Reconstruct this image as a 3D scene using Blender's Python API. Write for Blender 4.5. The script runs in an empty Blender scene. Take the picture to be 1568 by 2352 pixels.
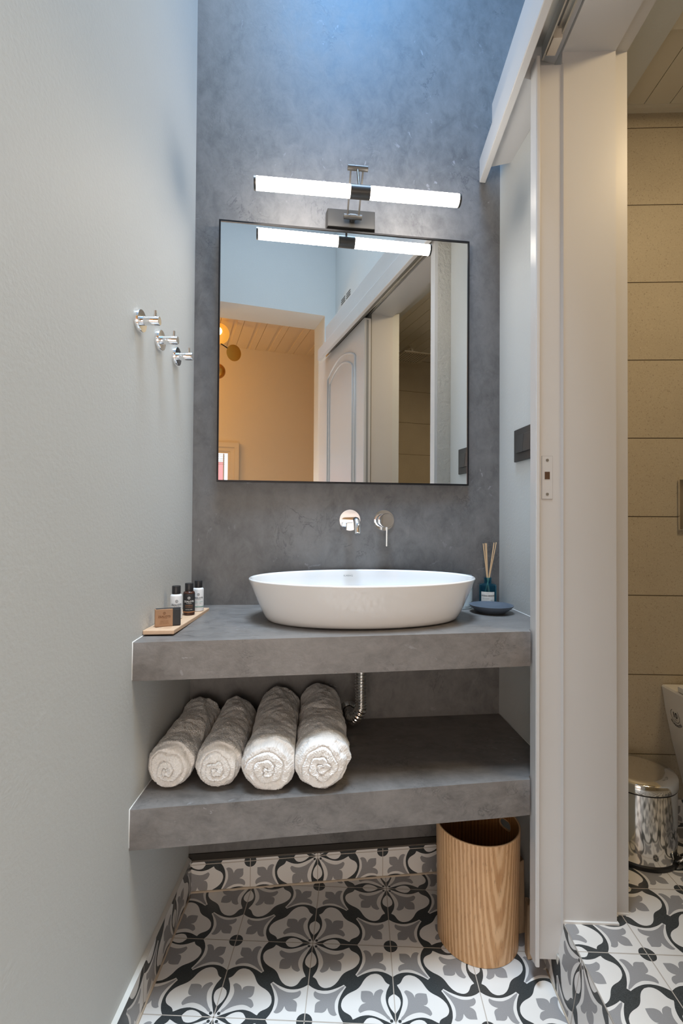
import bpy, bmesh, math, random
from mathutils import Vector, Matrix, noise
random.seed(7)
S = bpy.context.scene
COL = S.collection
PI = math.pi

# ------------------------------------------------------------------ camera
H = 1.09661
cam = bpy.data.cameras.new('camera'); camo = bpy.data.objects.new('camera', cam); COL.objects.link(camo)
rgt = Vector((.99927907, .03739023, .00658053)); up = Vector((-.00603016, -.01481357, .99987209)); fwd = Vector((-.03748293, .99919094, .01457742))
M = Matrix((rgt, up, -fwd)).transposed().to_4x4(); M.translation = Vector((0, 0, H))
camo.matrix_world = M
cam.sensor_fit = 'VERTICAL'; cam.sensor_height = 36; cam.sensor_width = 24; cam.lens = 1142.815 / 2352 * 36
cam.clip_start = .02; cam.clip_end = 60
S.camera = camo

# ------------------------------------------------------------------ view, world, lights
S.view_settings.view_transform = 'Standard'
S.view_settings.look = 'None'
S.view_settings.exposure = 0.0
S.view_settings.gamma = 1
S.view_settings.use_curve_mapping = False
W = bpy.data.worlds.new('world'); S.world = W; W.use_nodes = True
W.node_tree.nodes['Background'].inputs[0].default_value = (.45, .66, 1, 1)
W.node_tree.nodes['Background'].inputs[1].default_value = .8

def area(name, loc, target, sx, sy, power, color, spread=180):
    l = bpy.data.lights.new(name, 'AREA'); l.shape = 'RECTANGLE'; l.size = sx; l.size_y = sy
    l.energy = power; l.color = color; l.spread = math.radians(spread)
    o = bpy.data.objects.new(name, l); COL.objects.link(o); o.location = loc
    o.rotation_euler = (Vector(target) - Vector(loc)).to_track_quat('-Z', 'Y').to_euler()
    return o
def point(name, loc, power, color, r=.05):
    l = bpy.data.lights.new(name, 'POINT'); l.energy = power; l.color = color; l.shadow_soft_size = r
    o = bpy.data.objects.new(name, l); COL.objects.link(o); o.location = loc; return o
area('skylight_blue', (.12, .80, 3.58), (.14, 1.62, 2.55), .5, .4, 5.6, (.07, .42, 1), 80)
area('skylight_day', (0, .35, 5.6), (0, .50, 0), 1.2, 1.5, 46, (.72, .87, 1), 62)
point('bedroom_lamp', (-1.1, -1.5, 2.3), 23, (1, .58, .15), .1)
area('bedroom_fill', (-.05, -1.3, .72), (0, 1.4, 1.0), 1.2, .9, 21, (1, .88, .77))  # added fill lamp below the mirror's view, brightens the hall from behind the camera
area('shower_lamp', (1.1, .75, 2.40), (1.05, 1.0, .4), .3, .3, 9.5, (1, .76, .45))

# ------------------------------------------------------------------ material helpers
def mat(name, col, rough=.6, metal=0, spec=.5, coat=0, trans=0, ior=1.45, emit=None, estr=0):
    m = bpy.data.materials.new(name); m.use_nodes = True
    b = m.node_tree.nodes['Principled BSDF']
    b.inputs['Base Color'].default_value = (*col, 1); b.inputs['Roughness'].default_value = rough
    b.inputs['Metallic'].default_value = metal; b.inputs['Specular IOR Level'].default_value = spec
    b.inputs['Coat Weight'].default_value = coat; b.inputs['Coat Roughness'].default_value = .05
    b.inputs['Transmission Weight'].default_value = trans; b.inputs['IOR'].default_value = ior
    if emit: b.inputs['Emission Color'].default_value = (*emit, 1); b.inputs['Emission Strength'].default_value = estr
    return m
class NT:
    def __init__(s, m): s.t = m.node_tree; s.b = s.t.nodes['Principled BSDF']
    def n(s, typ, **kw):
        x = s.t.nodes.new(typ)
        for k, v in kw.items():
            if k[0] == '_': setattr(x, k[1:], v)
            else: x.inputs[k.replace('__', ' ')].default_value = v
        return x
    def l(s, a, b): s.t.links.new(a, b)
    def coords(s, scale=(1, 1, 1), kind='Object'):
        c = s.n('ShaderNodeTexCoord'); m = s.n('ShaderNodeMapping'); m.inputs['Scale'].default_value = scale
        s.l(c.outputs[kind], m.inputs['Vector']); return m.outputs[0]
    def noise(s, v, scale, detail=6, rough=.6, dist=0):
        x = s.n('ShaderNodeTexNoise', Scale=scale, Detail=detail, Roughness=rough, Distortion=dist)
        s.l(v, x.inputs['Vector']); return x.outputs['Fac']
    def ramp(s, f, stops):
        r = s.n('ShaderNodeValToRGB'); e = r.color_ramp.elements
        while len(e) < len(stops): e.new(.5)
        for k, (p, c) in enumerate(stops):
            e[k].position = p; e[k].color = (*c, 1) if len(c) == 3 else c
        s.l(f, r.inputs[0]); return r.outputs[0]
    def mix(s, f, a, b, mode='MIX'):
        x = s.n('ShaderNodeMix', _data_type='RGBA', _blend_type=mode)
        for i, v in ((0, f), (6, a), (7, b)):
            if hasattr(v, 'is_linked'): s.l(v, x.inputs[i])
            else: x.inputs[i].default_value = v if i == 0 else (*v, 1)
        return x.outputs[2]
    def bump(s, f, strength=.2, dist=.01):
        x = s.n('ShaderNodeBump', Strength=strength, Distance=dist); s.l(f, x.inputs['Height']); s.l(x.outputs[0], s.b.inputs['Normal'])
    def base(s, c): s.l(c, s.b.inputs['Base Color'])
    def rough(s, f, a, b):
        x = s.n('ShaderNodeMapRange'); x.inputs[3].default_value = a; x.inputs[4].default_value = b
        s.l(f, x.inputs[0]); s.l(x.outputs[0], s.b.inputs['Roughness'])

def paint(name, col, rough=.55, bump=.12, scale=90):
    m = mat(name, col, rough); t = NT(m); v = t.coords()
    f = t.noise(v, scale, 3); t.bump(f, bump, .002)
    g = t.noise(v, 2.5, 3)
    t.base(t.mix(g, tuple(c * .965 for c in col), tuple(min(1, c * 1.03) for c in col)))
    return m
WALL = paint('wall_paint', (.565, .58, .57), .6, .25, 130)
TRIM = paint('gloss_trim_paint', (.57, .56, .55), .32, .06, 40)
SHOWERWHITE = paint('shower_ceiling_paint', (.66, .62, .52), .5)
ORANGE = paint('bedroom_paint', (.72, .60, .43), .6)
DIRT = mat('old_plaster', (.55, .53, .48), .9); t = NT(DIRT); v = t.coords(); t.bump(t.noise(v, 60, 8), .9, .01)

def concrete(name, lo, hi, dark, rough=(.38, .6), stretch=(1, 1, 1), crack=1.0, hl=(.3, .3, .31)):
    m = mat(name, hi, .5); t = NT(m); v = t.coords(stretch)
    big = t.noise(v, 2.2, 9, .66, .8); fine = t.noise(v, 16, 8, .7, .4)
    c = t.mix(t.ramp(big, [(.3, (0, 0, 0)), (.7, (1, 1, 1))]), lo, hi)
    c = t.mix(t.ramp(fine, [(.35, (0, 0, 0)), (.75, (.75, .75, .75))]), c, tuple(x * 1.28 for x in hi))
    # trowel scratches: thin bands where a warped noise crosses the middle
    w = t.noise(v, 7.5, 7, .66, 1.3)
    a = t.ramp(w, [(.480, (0, 0, 0)), (.5, (1, 1, 1)), (.515, (0, 0, 0))])
    gate = t.ramp(t.noise(v, 4.2, 2), [(.54, (0, 0, 0)), (.66, (crack, crack, crack))])
    mm = t.mix(1.0, a, gate, 'MULTIPLY')
    c = t.mix(mm, c, dark)
    w2 = t.noise(v, 9, 6, .65, 2.2)
    a2 = t.ramp(w2, [(.33, (.6, .6, .6)), (.345, (0, 0, 0)), (.66, (0, 0, 0)), (.7, (.35, .35, .35))])
    c = t.mix(t.mix(1.0, a2, t.ramp(t.noise(v, 3, 2), [(.45, (0, 0, 0)), (.6, (1, 1, 1))]), 'MULTIPLY'), c, hl)
    t.base(c); t.rough(fine, *rough)
    t.bump(t.mix(.5, fine, w), .22, .004)
    return m
CONC = concrete('concrete_plaster', (.080, .079, .079), (.162, .157, .153), (.045, .045, .05), crack=.62, stretch=(1.6, 1.6, 1.15))
CONCTOP = concrete('concrete_counter', (.095, .088, .084), (.195, .180, .170), (.045, .042, .042), (.28, .5), (1.7, 2.6, 2.6), .6, (.36, .36, .37))

TW = mat('tile_white', (.74, .72, .69), .28, 0, .5); t = NT(TW); v = t.coords(); f = t.noise(v, 9, 4); t.base(t.mix(f, (.70, .68, .66), (.77, .75, .72))); t.bump(t.noise(v, 25, 3), .03, .002)
TG = mat('tile_grey', (.285, .28, .285), .32); t = NT(TG); v = t.coords(); t.base(t.mix(t.noise(v, 500, 4, .8), (.23, .226, .23), (.35, .345, .35)))
TD = mat('tile_dark', (.035, .04, .042), .3); t = NT(TD); v = t.coords(); t.base(t.mix(t.ramp(t.noise(v, 600, 4, .8), [(.4, (0, 0, 0)), (.75, (1, 1, 1))]), (.022, .026, .027), (.10, .11, .115)))
GROUT = mat('grout', (.46, .41, .36), .9)
PATTERN = [GROUT, TW, TG, TD]
BEIGE = mat('beige_stone_tile', (.42, .36, .27), .55)
t = NT(BEIGE); v = t.coords()
sp = t.noise(v, 260, 3, .7); bl = t.noise(v, 5, 5, .6)
c = t.mix(bl, (.37, .315, .235), (.47, .41, .31)); c = t.mix(t.ramp(sp, [(.3, (1, 1, 1)), (.4, (0, 0, 0))]), c, (.2, .16, .11)); c = t.mix(t.ramp(sp, [(.62, (0, 0, 0)), (.72, (.6, .6, .6))]), c, (.62, .56, .44))
t.base(c); t.bump(sp, .05, .001)
BGROUT = mat('beige_grout', (.16, .125, .085), .9)
CHROME = mat('chrome', (.92, .92, .93), .05, 1)
STEEL = mat('polished_steel', (.85, .84, .82), .09, 1)
ALU = mat('aluminium_track', (.5, .5, .48), .35, 1)
GUN = mat('gunmetal', (.055, .052, .048), .36, .35); 
BLACK = mat('black_plastic', (.012, .012, .013), .32)
BLACKFRAME = mat('black_frame', (.014, .014, .016), .3, .4)
MIRROR = mat('mirror_silver', (.93, .94, .94), .0, 1)
PORC = mat('white_porcelain', (.80, .79, .78), .06, 0, .6, .6)
WHITEPL = mat('white_plastic', (.78, .78, .76), .3)
SWITCH = mat('anthracite_switch', (.075, .072, .068), .35, .3)
BRASS = mat('brass', (.62, .30, .05), .3, 1)
GLOW = mat('lamp_diffuser', (1, 1, 1), .4, emit=(1, .90, .78), estr=7.0)
t = NT(GLOW); v = t.coords(); wv = t.n('ShaderNodeTexWave', Scale=90.0, Distortion=1.0); wv.bands_direction = 'Z'; t.l(v, wv.inputs[0])
mr = t.n('ShaderNodeMapRange'); mr.inputs[3].default_value = 24; mr.inputs[4].default_value = 32; t.l(wv.outputs[1], mr.inputs[0]); t.l(mr.outputs[0], t.b.inputs['Emission Strength'])
BULB = mat('warm_bulb', (1, .8, .4), .4, emit=(1, .62, .2), estr=9)
AMBERG = mat('amber_glass', (.95, .50, .10), .25, 0, .5, emit=(1, .45, .06), estr=.55)
GLASSY = mat('clear_glass', (.86, .92, .93), .22, trans=.72, ior=1.25)
TEALGL = mat('teal_glass', (.16, .46, .60), .03, 0, .6, trans=.97, ior=1.12)
NAVY = mat('slate_ceramic', (.085, .103, .130), .45)
LABEL = mat('cream_label', (.72, .71, .67), .6)
INK = mat('dark_ink', (.03, .03, .035), .6)
INKG = mat('grey_ink', (.25, .25, .25), .6)
INKW = mat('white_ink', (.8, .78, .74), .6)
INKB = mat('brown_ink', (.16, .06, .02), .6)
GREEN = mat('green_ink', (.05, .28, .22), .6)
COPPER = mat('copper_ink', (.45, .2, .08), .5)
AMBER = mat('amber_bottle', (.055, .02, .012), .12, 0, .6)
BWHITE = mat('white_bottle', (.76, .75, .74), .3)
CAPBLK = mat('black_cap', (.02, .02, .022), .38)
KRAFT = mat('kraft_paper', (.36, .21, .12), .8)
DARKBOX = mat('charcoal_soap', (.03, .03, .032), .6)
LIGHTPANE = mat('window_daylight', (.8, .85, .9), .4, emit=(.75, .85, 1), estr=1.3)
PINKPANE = mat('window_pink_view', (.6, .25, .3), .5, emit=(.9, .45, .5), estr=.8)

def woodmat(name, c1, c2, c3, su=1, grain=60, rough=.42, kind='UV', cx=.5):
    m = mat(name, c2, rough); t = NT(m)
    co = t.n('ShaderNodeTexCoord'); mp = t.n('ShaderNodeMapping'); mp.inputs['Scale'].default_value = (grain * su, 2.2, 2.2)
    t.l(co.outputs[kind], mp.inputs[0])
    f = t.noise(mp.outputs[0], 1.0, 6, .7, .25)
    m2 = t.n('ShaderNodeMapping'); m2.inputs['Scale'].default_value = (grain * 5 * su, 9, 9); t.l(co.outputs[kind], m2.inputs[0])
    g = t.noise(m2.outputs[0], 1.0, 4, .7)
    # cathedral figure: stretched rings around a low point
    m3 = t.n('ShaderNodeMapping'); m3.inputs['Location'].default_value = (-cx * 11.0, -.72, 0); m3.inputs['Scale'].default_value = (11.0, .55, .0); t.l(co.outputs[kind], m3.inputs[0])
    wv = t.n('ShaderNodeTexWave', Scale=1.9, Distortion=2.6, Detail=4.0); wv.inputs['Detail Scale'].default_value = 1.6
    wv.wave_type = 'RINGS'; wv.rings_direction = 'SPHERICAL'; t.l(m3.outputs[0], wv.inputs[0])
    c = t.mix(t.ramp(f, [(.32, (0, 0, 0)), (.68, (1, 1, 1))]), c1, c2)
    c = t.mix(t.ramp(wv.outputs[1], [(.25, (0, 0, 0)), (.85, (.8, .8, .8))]), c, c3)
    c = t.mix(t.ramp(g, [(.56, (0, 0, 0)), (.68, (.6, .6, .6))]), c, tuple(x * .55 for x in c1))
    t.base(c); t.bump(f, .06, .001)
    return m
OAK = woodmat('oak_veneer', (.42, .22, .095), (.60, .35, .17), (.74, .49, .28), 1, 34, .4, cx=.545)
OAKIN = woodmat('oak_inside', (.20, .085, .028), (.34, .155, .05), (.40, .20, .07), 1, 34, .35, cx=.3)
OAKEDGE = mat('oak_edge', (.60, .40, .23), .5)
BEECH = mat('light_board_wood', (.62, .43, .29), .5); t = NT(BEECH); v = t.coords((80, 4, 80)); t.base(t.mix(t.noise(v, 1.2, 5), (.55, .36, .22), (.70, .50, .35)))
STICK = mat('rattan_stick', (.66, .46, .27), .6)
SCRAP = mat('raw_timber', (.30, .20, .11), .8); t = NT(SCRAP); v = t.coords((30, 30, 5)); t.base(t.mix(t.noise(v, 2, 5), (.18, .11, .06), (.42, .31, .2)))
TERRY = mat('terry_towel', (.88, .86, .84), .95, spec=.1); t = NT(TERRY); v = t.coords()
tv = t.noise(v, 330, 3, .8); t.bump(tv, .35, .003); t.base(t.mix(tv, (.80, .775, .75), (.96, .95, .93)))
t.b.inputs['Sheen Weight'].default_value = .3

# ------------------------------------------------------------------ mesh helpers
def tag(o, label=None, cat=None, group=None, kind=None):
    if label: o['label'] = label
    if cat: o['category'] = cat
    if group: o['group'] = group
    if kind: o['kind'] = kind
    return o
def link(name, bm, mats, parent=None, smooth=None, label=None):
    me = bpy.data.meshes.new(name); bm.to_mesh(me); bm.free()
    for m in (mats if isinstance(mats, (list, tuple)) else [mats]): me.materials.append(m)
    if smooth:
        for p in me.polygons: p.use_smooth = True
        if smooth is not True: me.set_sharp_from_angle(angle=math.radians(smooth))
    o = bpy.data.objects.new(name, me); COL.objects.link(o)
    if parent:
        o.parent = parent
        o.matrix_parent_inverse = parent_world(parent).inverted()
    if label: o['label'] = label
    return o
def parent_world(p):
    m = Matrix.Translation(p.location) @ p.rotation_euler.to_matrix().to_4x4() if p.type == 'EMPTY' else Matrix.Identity(4)
    return m
def thing(name, loc, label, cat, group=None):
    e = bpy.data.objects.new(name, None); e.empty_display_size = .03; COL.objects.link(e); e.location = loc
    return tag(e, label, cat, group)
def struct(name, bm, mats, parent=None, smooth=None):
    o = link(name, bm, mats, parent, smooth)
    if not parent: o['kind'] = 'structure'
    return o
def prism(bm, pts, z0, z1, mi=0):
    f0 = z0 if callable(z0) else (lambda x, y: z0)
    f1 = z1 if callable(z1) else (lambda x, y: z1)
    a = [bm.verts.new((x, y, f0(x, y))) for x, y in pts]; b = [bm.verts.new((x, y, f1(x, y))) for x, y in pts]
    n = len(pts); fs = []
    area2 = sum(pts[i][0] * pts[(i + 1) % n][1] - pts[(i + 1) % n][0] * pts[i][1] for i in range(n))
    if area2 < 0: a.reverse(); b.reverse()
    fs.append(bm.faces.new(list(reversed(a)))); fs.append(bm.faces.new(b))
    for i in range(n): fs.append(bm.faces.new((a[i], a[(i + 1) % n], b[(i + 1) % n], b[i])))
    for f in fs: f.material_index = mi
    return fs
def box(bm, x0, x1, y0, y1, z0, z1, mi=0, rot=0, piv=None):
    pts = [(x0, y0), (x1, y0), (x1, y1), (x0, y1)]
    if rot:
        px, py = piv or ((x0 + x1) / 2, (y0 + y1) / 2); c, s = math.cos(rot), math.sin(rot)
        pts = [(px + (x - px) * c - (y - py) * s, py + (x - px) * s + (y - py) * c) for x, y in pts]
    return prism(bm, pts, z0, z1, mi)
def bevel(bm, w, seg=2, edges=None):
    bmesh.ops.bevel(bm, geom=edges or list(bm.edges), offset=w, segments=seg, profile=.5, affect='EDGES', clamp_overlap=True)
def frame_of(d):
    d = Vector(d).normalized(); h = Vector((0, 0, 1)) if abs(d.z) < .9 else Vector((1, 0, 0))
    a = d.cross(h).normalized(); return a, d.cross(a).normalized(), d
def cyl(bm, p0, p1, r0, r1=None, seg=32, cap=True, mi=0):
    r1 = r0 if r1 is None else r1; p0, p1 = Vector(p0), Vector(p1); a, b, d = frame_of(p1 - p0)
    A = [bm.verts.new(p0 + (a * math.cos(2 * PI * i / seg) + b * math.sin(2 * PI * i / seg)) * r0) for i in range(seg)]
    B = [bm.verts.new(p1 + (a * math.cos(2 * PI * i / seg) + b * math.sin(2 * PI * i / seg)) * r1) for i in range(seg)]
    fs = [bm.faces.new((A[i], A[(i + 1) % seg], B[(i + 1) % seg], B[i])) for i in range(seg)]
    if cap: fs += [bm.faces.new(list(reversed(A))), bm.faces.new(B)]
    for f in fs: f.material_index = mi
    bmesh.ops.recalc_face_normals(bm, faces=fs)
def lathe(bm, prof, org=(0, 0, 0), axis=(0, 0, 1), seg=48, mi=0, sx=1, sy=1, rot=0, a0=0, a1=2 * PI):
    """prof: list of (r, h) along axis"""
    o = Vector(org); d = Vector(axis).normalized()
    if abs(d.z) > .99: a, b = Vector((math.cos(rot), math.sin(rot), 0)), Vector((-math.sin(rot), math.cos(rot), 0))
    else: a, b, _ = frame_of(d)
    rings = []
    for r, h in prof:
        if r < 1e-6: rings.append([bm.verts.new(o + d * h)])
        else: rings.append([bm.verts.new(o + d * h + a * (r * sx * math.cos(2 * PI * i / seg)) + b * (r * sy * math.sin(2 * PI * i / seg))) for i in range(seg)])
    fs = []
    for R0, R1 in zip(rings, rings[1:]):
        for i in range(seg):
            j = (i + 1) % seg
            if len(R0) == 1 and len(R1) == 1: continue
            if len(R0) == 1: fs.append(bm.faces.new((R0[0], R1[j], R1[i])))
            elif len(R1) == 1: fs.append(bm.faces.new((R0[i], R0[j], R1[0])))
            else: fs.append(bm.faces.new((R0[i], R0[j], R1[j], R1[i])))
    for f in fs: f.material_index = mi
    bmesh.ops.recalc_face_normals(bm, faces=fs)
    return fs
def tube(bm, path, r, seg=16, cap=True, mi=0):
    P = [Vector(p) for p in path]; rs = r if isinstance(r, list) else [r] * len(P)
    rings = []; a = None
    for i, p in enumerate(P):
        d = (P[min(i + 1, len(P) - 1)] - P[max(i - 1, 0)]).normalized()
        if a is None: a = frame_of(d)[0]
        a = (a - d * a.dot(d)).normalized(); b = d.cross(a)
        rings.append([bm.verts.new(p + (a * math.cos(2 * PI * k / seg) + b * math.sin(2 * PI * k / seg)) * rs[i]) for k in range(seg)])
    fs = []
    for A, B in zip(rings, rings[1:]):
        for k in range(seg): fs.append(bm.faces.new((A[k], A[(k + 1) % seg], B[(k + 1) % seg], B[k])))
    if cap: fs.append(bm.faces.new(list(reversed(rings[0])))); fs.append(bm.faces.new(rings[-1]))
    for f in fs: f.material_index = mi
    bmesh.ops.recalc_face_normals(bm, faces=fs)
def quad(bm, pts, mi=0):
    f = bm.faces.new([bm.verts.new(p) for p in pts]); f.material_index = mi; return f
def text(name, body, size, place, material, parent, align='CENTER', bold=0):
    """lettering as a flat mesh; place maps (x, y) of the text plane to 3-D"""
    c = bpy.data.curves.new(name, 'FONT'); c.body = body; c.size = size; c.align_x = align; c.offset = bold; c.resolution_u = 3
    o = bpy.data.objects.new('tmp', c); COL.objects.link(o)
    bpy.context.view_layer.update()
    me = bpy.data.meshes.new_from_object(o.evaluated_get(bpy.context.evaluated_depsgraph_get()))
    bpy.data.objects.remove(o); bpy.data.curves.remove(c)
    for v in me.vertices: v.co = place(v.co.x, v.co.y)
    me.materials.clear(); me.materials.append(material); me.name = name
    o = bpy.data.objects.new(name, me); COL.objects.link(o); o.parent = parent; o.matrix_parent_inverse = parent_world(parent).inverted()
    return o

# ------------------------------------------------------------------ walls in plan
AB = .15941; DB = 1.52658
BD = Vector((math.cos(AB), math.sin(AB), 0)); BN = Vector((-math.sin(AB), math.cos(AB), 0))     # along / into the back wall
def bw(s, z, off=0): return BD * s + BN * (DB - off) + Vector((0, 0, z))                           # point on the back wall
def lx(y): return -.500 + (1.466 - y) * .03                                                         # left wall
CL = (-.500, 1.466); CR = (.447, 1.6185)
HALLY = -.70; TOP = 3.6; RX = .487; HS = .142

# floor base slabs
bm = bmesh.new(); prism(bm, [(lx(-.7), -.70), (RX, -.70), (RX, 1.25), CR, CL], -.1, -.0012)
floor = struct('floor', bm, GROUT)

# ------------------------------------------------------------------ patterned cement tile
petO = [(0.0005, 0.0179), (0.0151, 0.0474), (0.029, 0.0773), (0.0422, 0.1078), (0.0555, 0.1383), (0.0673, 0.1694), (0.0792, 0.2005), (0.089, 0.2322), (0.0949, 0.265), (0.098, 0.298), (0.0952, 0.3311), (0.0886, 0.3636), (0.0791, 0.3953), (0.0645, 0.4252), (0.049, 0.4547)]
petI = [(0, .1215), (0.0062, 0.1286), (0.0246, 0.1517), (0.0427, 0.1749), (0.0558, 0.2012), (0.0659, 0.2289), (0.071, 0.2578), (0.0689, 0.2866), (0.0583, 0.3141), (0.0368, 0.3335), (0.0131, 0.3509), (0, .353)]
cloud = [(0.0432, 0.4715), (0.067, 0.4821), (0.086, 0.4984), (0.0998, 0.5204), (0.1114, 0.5438), (0.1247, 0.5662), (0.1426, 0.5849), (0.1646, 0.5979), (0.1891, 0.6047), (0.2151, 0.6046), (0.2402, 0.5983), (0.2651, 0.5905), (0.2865, 0.5758), (0.3072, 0.5598), (0.3247, 0.5407), (0.3405, 0.5199), (0.3544, 0.4979), (0.3665, 0.4747), (0.379, 0.4518), (0.3935, 0.4302), (0.4104, 0.4104)]
cloud = cloud + [(b, a) for a, b in reversed(cloud[:-1])]
band = [(0, 0.5709), (0.026, 0.5894), (0.0533, 0.6067), (0.083, 0.6196), (0.1135, 0.6304), (0.1455, 0.6357), (0.1777, 0.639), (0.2101, 0.6373), (0.2422, 0.6333), (0.2735, 0.6247), (0.3041, 0.6138), (0.3338, 0.6008), (0.3632, 0.5869), (0.3912, 0.5707), (0.4186, 0.5533)]
fs1 = [(0.0482, 0.0482), (0.0870, 0.0640), (0.1161, 0.0909), (0.1775, 0.1278), (0.2373, 0.1477), (0.2879, 0.1538), (0.3379, 0.1435), (0.3877, 0.1191), (0.409, 0.1425), (0.4012, 0.1766), (0.3729, 0.2159), (0.3237, 0.2379), (0.357, 0.2449), (0.3783, 0.2768), (0.3817, 0.3228), (0.3761, 0.3761)]
fc1 = [(0.4350, 0.5650), (0.3962, 0.5855), (0.3351, 0.6301), (0.2819, 0.6573), (0.2285, 0.6746), (0.1667, 0.675), (0.1196, 0.6648), (0.0873, 0.6473), (0.0735, 0.6711), (0.08, 0.7076), (0.1091, 0.7386), (0.1601, 0.7586), (0.1232, 0.7778), (0.1027, 0.8104), (0.1022, 0.8571), (0.1023, 0.8977)]
sw = lambda P: [(b, a) for a, b in P]
ad = lambda P: [(1 - b, 1 - a) for a, b in P]
def smooth_curve(P, n=3):
    out = []
    for i in range(len(P) - 1):
        p0, p1, p2, p3 = P[max(i - 1, 0)], P[i], P[i + 1], P[min(i + 2, len(P) - 1)]
        for k in range(n):
            t = k / n; out.append(tuple(.5 * (2 * p1[j] + (p2[j] - p0[j]) * t + (2 * p0[j] - 5 * p1[j] + 4 * p2[j] - p3[j]) * t * t + (3 * p1[j] - p0[j] - 3 * p2[j] + p3[j]) * t ** 3) for j in (0, 1)))
    return out + [P[-1]]
def lobes(P, cuts):
    out = []; 
    for a, b in zip(cuts, cuts[1:]): out += smooth_curve(P[a:b + 1], 3)[:-1]
    return out + [P[-1]]
fsC = lobes(fs1, [0, 7, 11, 15]); fcC = lobes(fc1, [0, 7, 11, 15])
fstar = fsC + list(reversed(sw(fsC)))[1:-1]
fcirc = fcC + list(reversed(ad(fcC)))[1:-1]
bandS = smooth_curve(band, 2)
arms = [(0, .452), (.049, .4547)] + cloud + [(.4547, .049), (.452, 0)] + sw(bandS) + list(reversed(sw(ad(bandS)))) + [(1, .548), (.951, .5453)] + list(reversed(ad(cloud))) + [(.5453, .951), (.548, 1)] + ad(bandS) + list(reversed(bandS))
petal = [(0, 0)] + petO + [(0, .4547)]
def disc(cu, cv, r, a0, n=10): return [(cu, cv)] + [(cu + r * math.cos(a0 + PI / 2 * k / n), cv + r * math.sin(a0 + PI / 2 * k / n)) for k in range(n + 1)]
knob = [(.045 + .019 * math.cos(a * PI / 5), .045 + .019 * math.sin(a * PI / 5)) for a in range(10)]
TILE = []      # (layer height, material, polygon)
TILE.append((0, 1, [(0, 0), (1, 0), (1, 1), (0, 1)]))
TILE.append((1, 3, arms))
for f in (lambda P: P, sw, ad, lambda P: sw(ad(P))):
    TILE.append((1.5, 3, f(petal))); TILE.append((2.2, 1, f(petI)))
for f in (lambda P: P, ad):
    TILE.append((1, 2, f(fstar))); TILE.append((1.8, 3, f(knob)))
TILE.append((1, 2, fcirc)); TILE.append((1, 2, sw(fcirc)))
TILE.append((1, 3, disc(1, 0, .088, PI / 2))); TILE.append((1, 3, disc(0, 1, .088, -PI / 2)))
g = .0055
for q in ([(0, 0), (1, 0), (1, g), (0, g)], [(0, 1 - g), (1, 1 - g), (1, 1), (0, 1)], [(0, 0), (g, 0), (g, 1), (0, 1)], [(1 - g, 0), (1, 0), (1, 1), (1 - g, 1)]): TILE.append((3, 0, q))
EPS = .00012
def put_tile(bm, O, U, V, N, flip):
    O, U, V, N = Vector(O), Vector(U), Vector(V), Vector(N)
    for h, mi, P in TILE:
        vs = [bm.verts.new(O + U * ((1 - u) if flip else u) + V * v + N * (h * EPS)) for u, v in P]
        f = bm.faces.new(vs); f.material_index = mi
        f.normal_update()
        if f.normal.dot(N) < 0: f.normal_flip()
def clip(bm, co, no):
    """drop everything on the side the normal points to"""
    bmesh.ops.bisect_plane(bm, geom=list(bm.verts) + list(bm.edges) + list(bm.faces), dist=1e-6, plane_co=co, plane_no=no, clear_outer=True, clear_inner=False)
T = .2
def tile_field(O, U, V, N, i0, i1, j0, j1, odd=0):
    bm = bmesh.new(); O, U, V, N = Vector(O), Vector(U), Vector(V), Vector(N)
    for i in range(i0, i1):
        for j in range(j0, j1): put_tile(bm, O + U * (T * i) + V * (T * j), U * T, V * T, N, (i + j + odd) % 2)
    return bm
TX, TY = -.11542, 1.29874
bm = tile_field((TX, TY, 0), (1, 0, 0), (0, -1, 0), (0, 0, 1), -2, 4, -2, 11)
clip(bm, (RX - .015, 0, 0), (1, 0, 0)); clip(bm, (lx(1), 1, 0), (-1, -.03, 0)); clip(bm, bw(0, 0), BN); clip(bm, (0, HALLY, 0), (0, -1, 0))
link('floor_tiles', bm, PATTERN, floor)

# upper floor of the shower room, with the tiled riser of the step
bm = bmesh.new(); prism(bm, [(RX - .004, -.65), (1.7, -.65), (1.7, 1.64), (.655, 1.64), (.655, 1.26), (RX, 1.22)], -.1, HS - .0012)
upfloor = struct('floor_shower_step', bm, GROUT)
bm = tile_field((.63855, 1.13553, HS), (1, 0, 0), (0, -1, 0), (0, 0, 1), -1, 6, -3, 10, 1)
clip(bm, (RX + .002, 0, 0), (-1, 0, 0)); clip(bm, (0, 1.64, 0), (0, 1, 0)); clip(bm, (1.7, 0, 0), (1, 0, 0)); clip(bm, (0, -.65, 0), (0, -1, 0))
bisect_keep = bm
link('shower_floor_tiles', bm, PATTERN, upfloor)
# riser: leans out a little at the bottom
rb, rt = Vector((.463, 0, 0)), Vector((RX, 0, HS))
rv = (rt - rb); rl = rv.length; rv.normalize(); rn = Vector((-rv.z, 0, rv.x))
bm = tile_field((rt.x, 1.115, rt.z), (0, -1, 0), -rv, rn, -1, 10, 0, 1)
clip(bm, (.463, 0, 0), (0, 0, -1)); clip(bm, (0, 1.26, 0), (0, 1, 0)); clip(bm, (0, HALLY, 0), (0, -1, 0))
ris = link('step_riser_tiles', bm, PATTERN, upfloor)
bm = bmesh.new(); prism(bm, [(.4635, -.69), (.50, -.69), (.50, 1.26), (.4635, 1.26)], 0, .0001)
for v in bm.verts: pass
for v in list(bm.verts):
    if v.co.z > 0: v.co.z = HS - .002; v.co.x += (RX - .4635 + .001)
link('step_riser_bed', bm, GROUT, upfloor)

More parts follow.
